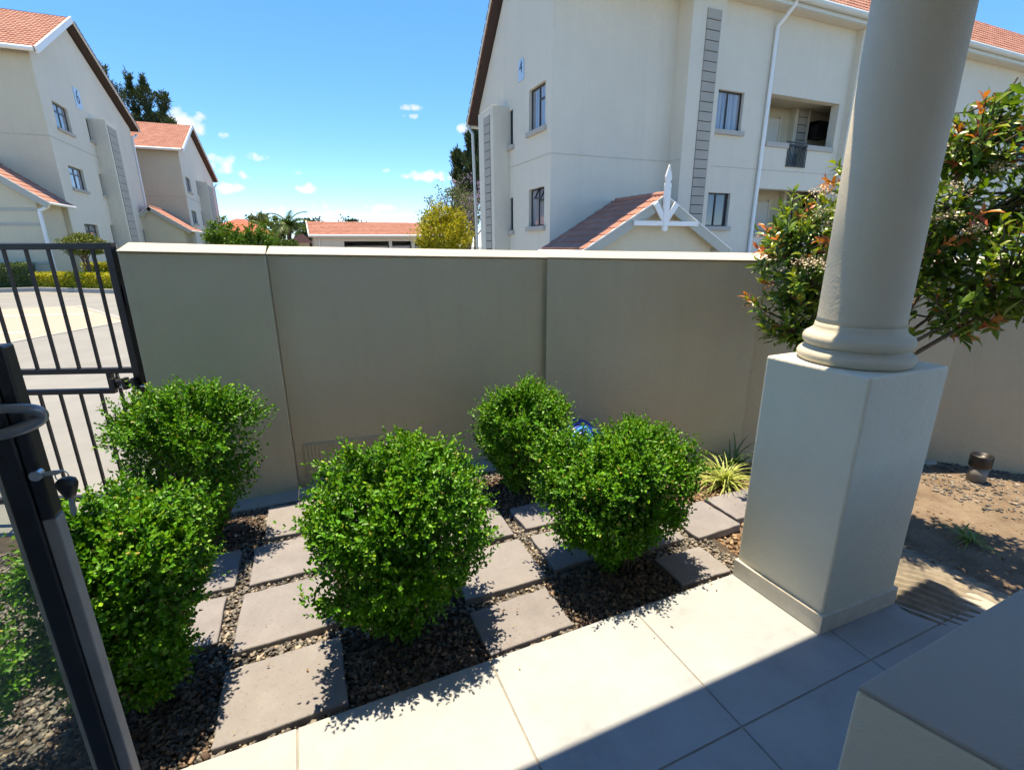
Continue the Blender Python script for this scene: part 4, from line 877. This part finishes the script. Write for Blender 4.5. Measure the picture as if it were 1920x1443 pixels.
# ================================================================== PLANTS
def bush(label, cx_, cy_, rx, ry, z0, z1, seed, nspr, lean=(0, 0), square=None, group='box bushes in the gravel bed', leaf=.0222):
    r = np.random.RandomState(seed); b = empty('box_bush', label, 'bush', group)
    Hh = z1-z0; square = square or r.uniform(2.3, 3.6)
    ph = r.rand(14, 5)
    def lumpy(a, t):
        s = 0
        for p in ph: s = s+np.sin(a*np.round(1+p[0]*5)+p[1]*6.28+t*(p[2]*9-3))*(.3+p[3])
        return 1+.034*s
    jr = r.uniform(-.07, .07, 9); cut = r.uniform(-.05, .05)
    def rad(t): return np.interp(t, [0, .09, .20, .36, .55, .75, .90, .97, 1.0], np.array([.10, .16, .40, .74, .95, 1.0, .95, .84, .55])+jr*[.2, .3, 1, 1, .6, .3, 1, 1, 1])
    def pt(a, t, k):
        ca, sa = np.cos(a), np.sin(a); q = (np.abs(ca)**square+np.abs(sa)**square)**(-1/square)
        f = rad(t)*k*lumpy(a, t)*q
        zz = z0+Hh*t*(1+.045*np.sin(a*3+ph[0, 1]*6)*t+.045*np.sin(a*5+ph[1, 1]*9)*t)
        return np.stack([cx_+rx*f*ca+lean[0]*t, cy_+ry*f*sa+lean[1]*t, zz], -1)
    n = nspr; nc = 66
    ac = r.uniform(0, 2*np.pi, nc); tcn = np.where(r.rand(nc) < .33, r.uniform(.82, 1.0, nc), r.beta(1.4, 1.0, nc)*.9+.05); kc = r.uniform(.72, 1.06, nc)
    w = r.randint(0, nc, n); a = ac[w]+r.normal(0, .20, n); t = np.clip(tcn[w]+r.normal(0, .055, n), .02, 1.0)
    top = t > .88
    k = np.where(top, np.sqrt(r.rand(n))*np.minimum(kc[w], 1.03), kc[w]-.24*r.rand(n)**1.5)
    B = pt(a, t, k*.96)
    out = np.stack([np.cos(a)*rx, np.sin(a)*ry, np.zeros(n)], -1); out = norm(out)
    D = out*(.9*np.minimum(k, 1))[:, None]+np.array([0, 0, 1])*np.where(t < .3, .15, np.where(top, 1.3, .75))[:, None]+r.normal(0, .42, (n, 3))
    D = norm(D); Ls = r.uniform(.06, .12, n); Ls[r.rand(n) < .07] *= 1.7
    npair = 6
    LP, LD, LN, LL, LW, LY = [], [], [], [], [], []
    ref = norm(np.cross(D, r.normal(0, 1, (n, 3))))
    for i in range(npair):
        fr = (i+.6)/npair
        base = B+D*(Ls*(fr-.35))[:, None]+r.normal(0, .0025, (n, 3))
        ax = ref if i % 2 == 0 else np.cross(D, ref)
        for s_ in (-1, 1):
            dd = norm(ax*s_*(1.0-.35*fr)+D*(.55+.5*fr)+r.normal(0, .22, (n, 3)))
            nn = norm(D*1.0-ax*s_*.35+r.normal(0, .30, (n, 3))+np.array([0, 0, .35]))
            LP.append(base); LD.append(dd); LN.append(nn); sz = leaf*r.uniform(.72, 1.18, n)*(1-.30*fr**3); LL.append(sz); LW.append(sz*r.uniform(.50, .66, n))
            yg = np.clip((fr-.45)*1.5, 0, 1)*np.clip((t-.15)*1.4, 0, 1)*r.uniform(0, 1, n)**1.5*np.where(r.rand(n) < .35, 1.0, .38)
            LY.append(yg)
    # inner leaves
    m = nspr*6; a2 = r.uniform(0, 2*np.pi, m); t2 = r.uniform(.10, .93, m); P2 = pt(a2, t2, r.uniform(.15, .88, m))
    LP.append(P2); LD.append(r.normal(0, 1, (m, 3))); LN.append(r.normal(0, 1, (m, 3))+np.array([0, 0, .6])); LL.append(np.full(m, leaf*1.05)); LW.append(np.full(m, leaf*.62)); LY.append(np.zeros(m))
    P, D_, N_, L_, W_, Y_ = map(np.concatenate, (LP, LD, LN, LL, LW, LY))
    v, f = leaves(P, D_, N_, L_, W_*1.12, LEAFR_V, LEAFR_F)
    quick(v, f, 'foliage', 'box_leaf', b, np.repeat(Y_, len(LEAFR_V)))['kind'] = 'stuff'
    st = MB()
    for i in range(26):
        aa = r.uniform(0, 6.28); tt = r.uniform(.45, .95); e = pt(np.array([aa]), np.array([tt]), np.array([r.uniform(.3, .85)]))[0]
        s0 = Vector((cx_+r.normal(0, .02), cy_+r.normal(0, .02), z0-.03)); e = Vector(e); mid = s0.lerp(e, .45)+Vector((0, 0, .05*r.rand()))
        st.tube([s0, mid, e], [.007, .005, .002], 5, False)
    # bare dry twigs near the foot
    for i in range(14):
        aa = r.uniform(0, 6.28); e = pt(np.array([aa]), np.array([r.uniform(.03, .3)]), np.array([r.uniform(.7, 1.15)]))[0]
        st.tube([(cx_, cy_, z0+.02), Vector((cx_, cy_, z0)).lerp(Vector(e), .6)+Vector((0, 0, .04)), e], [.004, .003, .0012], 4, False)
    st.build('stems', 'bark', b, recalc=False)
    return b
bush('box bush by the wall next to the gate, rear left', -.635, 2.90, .370, .33, -.03, .86, 11, 1400)
bush('box bush at front left beside the glazed door', -.70, 1.84, .275, .30, -.04, .745, 12, 1750, (.02, .04))
bush('large box bush in the middle, casting shadow on the patio edge', .268, 1.79, .400, .31, -.04, .765, 13, 2450, (.0, .02))
bush('smallest box bush, behind in the centre by the wall', 1.252, 2.74, .325, .27, -.04, .67, 14, 1350)
bush('box bush nearest the column, left of the plinth', 1.395, 1.80, .405, .33, -.04, .672, 15, 2300, (-.02, .03))
bush('box bush seen only through the glass of the door', -1.22, 1.62, .34, .30, -.04, .66, 16, 800)

def strap_plant(name, label, c, n, L, w, mat, seed, spread=(.2, 1.25), group=None, young=.5):
    r = random.Random(seed); p = empty(name, label, 'plant', group); p.location = c
    def blade(L_, w_, el):
        m = 7; V = []; F = []; x = z = 0; e = el
        for i in range(m+1):
            f_ = i/m; ww = w_*(.55+.45*math.sin(math.pi*min(1, f_*1.4+.15)))*(1-f_**3)+.0004
            V += [(x, -ww/2, z+ww*.12), (x, 0, z), (x, ww/2, z+ww*.12)]
            e2 = e-f_*1.5; x += math.cos(e2)*L_/m; z += math.sin(e2)*L_/m
            if i < m: k = i*3; F += [(k, k+1, k+4, k+3), (k+1, k+2, k+5, k+4)]
        mb = MB().add(V, F, True); me = mb.mesh('leaf'); a = me.attributes.new('young', 'FLOAT', 'POINT')
        for i in range(len(V)): a.data[i].value = (young if i % 3 != 1 else 0)
        me.materials.append(MATS[mat]); return me
    ms = [blade(L*r.uniform(.75, 1.1), w, r.uniform(*spread)) for _ in range(8)]
    for i in range(n):
        o = link('leaf', ms[i % 8], None, p); o.rotation_euler = (0, r.uniform(-.25, .15), i*2.399+r.uniform(-.3, .3)); o.location = (r.gauss(0, .018), r.gauss(0, .018), 0)
        k = r.uniform(.75, 1.1); o.scale = (k, 1, k)
    return p
strap_plant('strap_leaf_plant', 'yellow variegated strap-leaved clump left of the plinth', (2.62, 2.28, -.045), 120, .33, .013, 'liriope_y', 1, (.35, 1.45))
strap_plant('strap_leaf_plant', 'darker green upright strap-leaved plant behind the yellow clump', (2.86, 2.42, -.045), 26, .36, .020, 'liriope_g', 2, (.8, 1.5), None, .15)
strap_plant('strap_leaf_plant', 'small green tufted plant alone on the bare soil', (3.38, 1.20, -.04), 26, .19, .013, 'liriope_g', 3, (.35, 1.1), None, .75)

def litter():
    r = np.random.RandomState(77); n = 130; P = np.zeros((n, 3)); P[:, 0] = r.uniform(-.9, 2.6, n); P[:, 1] = np.where(r.rand(n) < .93, r.uniform(1.50, 3.1, n), 1.48-np.abs(r.normal(0, .22, n)))
    for b_ in (( -.70, 1.86), (.265, 1.79), (1.395, 1.80)):
        k = r.rand(n) < .16; P[k, 0] = b_[0]+r.normal(0, .3, k.sum()); P[k, 1] = b_[1]+r.normal(-.05, .25, k.sum())
    P[:, 1] = np.clip(P[:, 1], .2, 3.15); P[:, 2] = np.where(P[:, 1] < 1.485, .003, -.024)
    for s_ in SLABS:
        k = (P[:, 0] > s_[0]+.02) & (P[:, 0] < s_[1]-.02) & (P[:, 1] > s_[2]+.02) & (P[:, 1] < s_[3]-.02); P[k, 2] = .007
    D = np.stack([np.cos(a := r.uniform(0, 6.28, n)), np.sin(a), r.normal(0, .06, n)], 1)
    v, f = leaves(P, D, np.array([0, 0, 1.])+r.normal(0, .12, (n, 3)), r.uniform(.008, .020, n), r.uniform(.004, .010, n))
    tag(quick(v, f, 'leaf_litter', 'litter'), 'tiny dry leaves fallen on the slabs and tiles', 'leaf litter', kind='stuff')
litter()
# ---------------------------------------------------------------- photinia shrub behind the column
def photinia():
    r = np.random.RandomState(21); sh = empty('photinia_shrub', 'tall shrub with red young leaves and cream flowers behind the column', 'shrub')
    base = np.array([2.80, 1.66, -.06]); wd = MB()
    ax = np.array([.49, -.87, 0]); dp = np.array([.87, .49, 0])
    LOBES = [((2.76, 2.00, 1.52), (.38, .34, .44), 150), ((2.72, 1.98, 1.22), (.22, .24, .20), 26), ((2.93, 1.74, 1.76), (.42, .40, .46), 80), ((3.20, 1.50, 1.84), (.46, .42, .46), 115), ((3.28, 1.28, 1.58), (.42, .42, .40), 100), ((3.14, 1.48, 1.32), (.34, .34, .22), 50), ((3.16, 1.50, 2.10), (.22, .24, .25), 32), ((3.45, 1.02, 1.66), (.42, .42, .42), 75)]
    tips = []
    for c_, R_, m_ in LOBES:
        q = norm(r.normal(0, 1, (m_, 3)))*(.62+.40*r.rand(m_))[:, None]; tips.append(np.array(c_)+q*np.array(R_))
    tips = np.concatenate(tips); tips = tips[tips[:, 2] > .98]
    # main limbs rise behind the plinth, then fork inside the crown
    limbs = []
    for i in range(12):
        c_ = np.array(LOBES[i % len(LOBES)][0]); t = c_+r.normal(0, .10, 3)
        P = [base+r.normal(0, .03, 3)*[1, 1, 0], base+r.normal(0, .03, 3)+[0, 0, .55], base*.75+t*.25+[0, 0, .55*(1-.25)], base*.3+t*.7, t]; P[2][2] = 1.02; P[3][2] = max(1.12, t[2]*.86); limbs.append(P)
        wd.tube([Vector(p) for p in P], [.018, .015, .012, .008, .004], 7, False)
    LPm = np.array([P[k]*(1-f)+P[k+1]*f for P in limbs for k in (2, 3) for f in (0, .25, .5, .75, 1)])
    big = []; rest = []; red = []
    for i, t in enumerate(tips):
        q = LPm[np.argmin(np.linalg.norm(LPm-t, axis=1)+r.rand(len(LPm))*.12)]
        dirn = t-q; dirn = dirn/np.linalg.norm(dirn)
        dirn = dirn+np.array([0, 0, .45])+r.normal(0, .2, 3); dirn /= np.linalg.norm(dirn)
        wd.tube([Vector(q), Vector(q*.4+t*.6+[0, 0, -.02]), Vector(t)], [.006, .004, .002], 5, False)
        nl = r.randint(8, 14); isred = (r.rand() < .15) and t[2] > 1.12
        ref = np.cross(dirn, r.normal(0, 1, 3)); ref /= np.linalg.norm(ref); r3 = np.cross(dirn, ref)
        for k in range(nl):
            f = k/nl; an = k*2.4; side = ref*math.cos(an)+r3*math.sin(an)
            p = t-dirn*(.17*(1-f)); d = side*(1.0-.45*f)+dirn*(.35+.7*f)+np.array([0, 0, -.05])+r.normal(0, .15, 3)
            nrm = dirn*.8-side*.4+np.array([0, 0, .6])+r.normal(0, .2, 3)
            L = r.uniform(.062, .098)*(1-.25*f)
            (red if isred and f > .45 else rest).append((p, d, nrm, L, L*r.uniform(.34, .44), max(0, f-.5)*r.rand()*1.5))
    vis = np.array([np.dot(x[0]-np.array([3.05, 1.60, 1.6]), -dp) for x in rest]); order = np.argsort(-vis)
    # the leaves that show largest are leaves of their own, the remainder one mass
    proto = []
    for k in range(4):
        V = LEAF6_V.copy(); V[:, 0] *= .40; V[:, 2] *= (.6+.35*k); me = bpy.data.meshes.new('leaf'); me.from_pydata(V.tolist(), [], LEAF6_F.tolist()); me.update(); me.polygons.foreach_set('use_smooth', [True]*len(me.polygons))
        a = me.attributes.new('young', 'FLOAT', 'POINT')
        for q in a.data: q.value = .0 if k < 2 else .35
        me.materials.append(MATS['photinia']); proto.append(me)
    redp = proto[1].copy(); redp.materials.clear(); redp.materials.append(MATS['photinia_red'])
    def one(x, me):
        D = Vector(x[1]).normalized(); S = D.cross(Vector(x[2])).normalized(); U = S.cross(D)
        o = link('leaf', me, None, sh); M_ = Matrix(((S.x, D.x, U.x), (S.y, D.y, U.y), (S.z, D.z, U.z))).to_4x4() @ Matrix.Diagonal((x[3], x[3], x[3], 1)); M_.translation = Vector(x[0]); o.matrix_world = M_
    for x in red[:110]: one(x, redp)
    nbig = 300-min(110, len(red))
    for i in order[:nbig]: one(rest[i], proto[int(r.randint(4))])
    rr = [rest[i] for i in order[nbig:]]
    A = [np.array([x[j] for x in rr]) for j in range(6)]
    v, f = leaves(A[0], A[1], A[2], A[3], A[4], LEAF6_V, LEAF6_F)
    quick(v, f, 'foliage', 'photinia', sh, np.repeat(A[5], len(LEAF6_V)), True)['kind'] = 'stuff'
    if len(red) > 110:
        rr = red[110:]; A = [np.array([x[j] for x in rr]) for j in range(6)]; v, f = leaves(A[0], A[1], A[2], A[3], A[4], LEAF6_V, LEAF6_F)
        quick(v, f, 'red_foliage', 'photinia_red', sh, np.repeat(A[5], len(LEAF6_V)), True)['kind'] = 'stuff'
    wd.build('branches', 'bark', sh, recalc=False)
    # flower heads: flat clusters of tiny blossoms
    idx = [i for i in np.argsort(-(.6*tips[:, 2]-1.0*((tips-np.array([3.05, 1.60, 1.6]))@dp))) if r.rand() < .12 and tips[i, 2] < 2.15][:18]
    for i in idx:
        c = tips[i]+np.array([0, 0, .045])-dp*.05; m = 130
        q = r.normal(0, 1, (m, 3))*[.034, .034, .012]; P = c+q; P[:, 2] -= (q[:, 0]**2+q[:, 1]**2)*6
        v, f = leaves(P, r.normal(0, 1, (m, 3)), np.array([0, 0, 1.])+r.normal(0, .5, (m, 3)), np.full(m, .010), np.full(m, .009))
        quick(v, f, 'flower_head', 'flower', sh)['kind'] = 'stuff'
photinia()

# ---------------------------------------------------------------- far planting
def leafmass(P, size, mat, name, parent, seed, up=.4, elong=.6, young=0.0, D=None):
    r = np.random.RandomState(seed); n = len(P)
    D = r.normal(0, 1, (n, 3)) if D is None else D+r.normal(0, .35, (n, 3))
    v, f = leaves(P, D, r.normal(0, 1, (n, 3))+np.array([0, 0, up]), size*r.uniform(.6, 1.4, n), size*elong*r.uniform(.7, 1.3, n))
    o = quick(v, f, name, mat, parent, np.repeat(r.rand(n)**3*young, len(LEAF_V))); o['kind'] = 'stuff'; return o
def clump_points(r, c, R_, n, ncl, shell=.55):
    "points clustered in many clumps through an ellipsoid"
    c, R_ = np.array(c, float), np.array(R_, float)
    d = norm(r.normal(0, 1, (ncl, 3))); k = (shell+(1-shell)*r.rand(ncl))[:, None]; C_ = d*k
    w = r.randint(0, ncl, n); q = C_[w]+norm(r.normal(0, 1, (n, 3)))*(r.rand(n)**.5*.24*(1+.5*np.sin(w*1.7)))[:, None]
    return c+q*R_
def tree(name, label, base, c, R_, n, size, mat, seed, ncl=60, cat='tree', group=None, young=.4, trunk=.15, up=.4, limbs=9):
    r = np.random.RandomState(seed); t = empty(name, label, cat, group); P = clump_points(r, c, R_, n, ncl)
    leafmass(P, size, mat, 'crown', t, seed+1, up, young=young); m = MB(); b = Vector(base); C_ = Vector(c)
    m.tube([b, b.lerp(C_, .5)+Vector((.05, .05, 0)), C_], [trunk, trunk*.75, trunk*.35], 8, False)
    for i in range(limbs):
        e = Vector(P[r.randint(n)]); s_ = b.lerp(C_, r.uniform(.35, .9)); m.tube([s_, s_.lerp(e, .5)+Vector((0, 0, .1)), e], [trunk*.4, trunk*.25, trunk*.08], 6, False)
    m.build('trunk', 'bark', t, recalc=False); return t
# golden hedge and clipped ball before building 6
def hedge(label, pts, w, z0, z1, n, mat, seed, size=.07):
    r = np.random.RandomState(seed); h = empty('clipped_hedge', label, 'hedge'); P = []; cr = MB()
    for (a, b) in zip(pts, pts[1:]):
        a, b = np.array(a, float), np.array(b, float); L = np.linalg.norm(b-a); d = (b-a)/L; nn = np.array([-d[1], d[0]])
        m = n; t = r.rand(m)*L; s = r.uniform(-w/2, w/2, m); z = r.uniform(z0, z1, m); k = r.randint(0, 3, m)
        s = np.where(k == 0, np.sign(s)*w/2, s); z = np.where(k == 1, z1, z); s = np.where(k == 2, -np.abs(w/2)*np.sign(nn[1]), s)
        P.append(np.stack([a[0]+d[0]*t+nn[0]*s, a[1]+d[1]*t+nn[1]*s, z+.02*np.sin(t*4)], 1)+r.normal(0, .025, (m, 3)))
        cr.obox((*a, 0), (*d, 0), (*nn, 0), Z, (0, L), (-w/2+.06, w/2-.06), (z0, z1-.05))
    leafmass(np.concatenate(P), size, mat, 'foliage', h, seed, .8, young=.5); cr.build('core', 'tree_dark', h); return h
hedge('low golden hedge along the kerb before building 6', [(-5.75, 23.45), (-9.75, 26.75)], .8, .02, .58, 10000, 'hedge_y', 31)
hedge('low dark green hedge left of the golden hedge', [(-10.3, 27.25), (-18, 27.6)], .7, .02, .95, 9000, 'hedge_g', 32)
hedge('second golden hedge behind the clipped ball tree', [(-5.8, 26.4), (-8.6, 27.9)], .6, .1, .92, 6000, 'hedge_y', 33)
tree('ball_topiary', 'clipped golden-green ball tree in the bed before building 6', (-7.95, 25.6, 0), (-7.85, 25.6, 1.72), (.74, .74, .40), 9000, .085, 'topiary', 34, 220, 'topiary', None, .3, .06, .8, 14)
tree('low_bush', 'loose dark green bush at the foot of building 6', (-7.0, 27.5, 0), (-7.0, 27.5, .65), (.9, .6, .55), 2500, .10, 'tree_mid', 35, 40, 'bush', None, .3, .04)
# trees between the buildings
def casuarina(label, base, tops, seed):
    r = np.random.RandomState(seed); t = empty('casuarina_tree', label, 'tree'); m = MB(); P = []; D = []
    b = Vector(base)
    for (x, z, w) in tops:
        top = Vector((x, base[1]+r.uniform(-2, 2), z)); m.tube([b, b.lerp(top, .5)+Vector((r.uniform(-.5, .5), 0, 0)), top], [.32, .2, .04], 7, False)
        n = 2600; f = r.beta(2.2, 1.3, n)*.62+.38
        c = np.array(b)[None]*(1-f)[:, None]+np.array(top)[None]*f[:, None]
        rr = w*(1.12-f)**.6*(.55+.45*np.sin(f*38+r.rand()*6)); a = r.uniform(0, 6.28, n)
        rr = rr*r.rand(n)**.5
        P.append(c+np.stack([np.cos(a)*rr, np.sin(a)*rr, rr*.5+r.normal(0, .2, n)], 1)); D.append(np.stack([np.cos(a)*.5, np.sin(a)*.5, np.full(n, .9)], 1))
    leafmass(np.concatenate(P), .50, 'tree_dark', 'crown', t, seed, .2, .20, .8, np.concatenate(D)); m.build('trunk', 'bark', t, recalc=False)
casuarina('tall dark feathery conifer behind the building marked 6', (-15.5, 80, -.1), [(-18.6, 21.8, 3.0), (-16.6, 21.8, 2.6), (-14.9, 21.6, 2.4), (-13.2, 20.0, 2.2), (-17.6, 18, 3.4), (-14.0, 17.5, 3.2), (-12.4, 16.6, 2.2)], 41)
casuarina('slender dark conifer showing beside the roof edge of building 4', (14.6, 45, -.1), [(15.5, 10.9, 1.5), (14.7, 9.6, 1.3), (16.4, 11.2, 1.6), (15.2, 8.2, 1.6)], 42)
tree('golden_bush', 'rounded yellow-green bush at the end of the garage block', (7.2, 25.5, -.1), (7.1, 25.5, 1.9), (1.45, 1.2, 1.65), 12000, .12, 'tree_yellow', 43, 150, 'bush', None, .5, .12)
tree('sparse_tree', 'sparse grey-green tree with bare twigs over the golden bush', (8.1, 27.5, -.1), (8.2, 27.5, 3.2), (1.75, 1.4, 1.75), 3600, .11, 'tree_grey', 44, 130, 'tree', None, .3, .12, .4, 130)
tree('jacaranda_tree', 'tree with mauve blossom peeping past the edge of building 4', (11.5, 33, -.1), (11.4, 33, 4.3), (1.9, 1.4, 1.6), 1500, .12, 'jaca', 45, 40, 'tree', None, .3, .15)
tree('green_bush', 'bright green bush below the red hipped roof, left one', (-5.0, 45, -.1), (-4.9, 45, 2.0), (1.5, 1.3, 1.75), 5200, .20, 'tree_bright', 46, 80, 'bush', 'bushes below the hipped roof', .4, .12)
tree('green_bush', 'bright green bush below the red hipped roof, right one', (-2.7, 46, -.1), (-2.7, 46, 1.75), (1.3, 1.2, 1.6), 4600, .20, 'tree_bright', 47, 80, 'bush', 'bushes below the hipped roof', .4, .12)
for i, (x_, z_, w_, lab) in enumerate(((-9.5, 4.6, 3.2, 'dark round tree beside the second left building'), (-2.6, 3.6, 3.0, 'hazy grey-green tree left of the palm'), (2.2, 3.0, 3.0, 'dark low tree right of the palm'), (6.5, 3.0, 3.4, 'distant dark tree top over the garage roof'))):
    tree('background_tree', lab, (x_*1.25, 78, -.1), (x_*1.25, 78, z_), (w_, 2, 2.4), 4200, .42, 'tree_dark' if i != 1 else 'tree_grey', 50+i, 60, 'tree', 'trees behind the far roofs', .3, .25)
tree('low_shrubs', 'low shrubs before the small far roof', (-1.0, 50, -.1), (-1.0, 50, 1.0), (2.2, 1, 1.15), 4200, .2, 'tree_mid', 57, 60, 'bush')
def palm(label, base, crown, seed, nf=26, L=3.0):
    r = random.Random(seed); t = empty('palm_tree', label, 'tree'); b, c = Vector(base), Vector(crown)
    MB().tube([b, b.lerp(c, .5), c], [.28, .22, .2], 9).build('trunk', 'bark', t)
    for i in range(nf):
        az = i*2.4; el = r.uniform(-.35, 1.35); m = MB(); p = Vector(c); e = el; pts = []
        for k in range(10): pts.append(Vector(p)); p = p+Vector((math.cos(az)*math.cos(e), math.sin(az)*math.cos(e), math.sin(e)))*(L/10); e -= .17
        m.tube(pts, [.03]*6+[.02]*4, 4, False)
        sd = Vector((-math.sin(az), math.cos(az), 0))
        for k in range(1, 10):
            for s_ in (-1, 1):
                for h in (0, .5):
                    q = pts[k-1].lerp(pts[k], h+.25); tp = q+sd*s_*.55*math.sin(math.pi*min(1, k/10+.12))+(pts[k]-pts[k-1])*1.1-Z*.18
                    w = (pts[k]-pts[k-1])*.22; m.add([q-w, q+w, tp], [(0, 1, 2)])
        m.build('frond', 'tree_mid', t, recalc=False)
palm('feathery palm standing left of the garage block', (-.6, 58, -.1), (-.35, 58, 3.6), 61)
palm('hazier second palm, left of the first one', (-3.2, 66, -.1), (-3.1, 66, 3.4), 62, 18, 2.4)
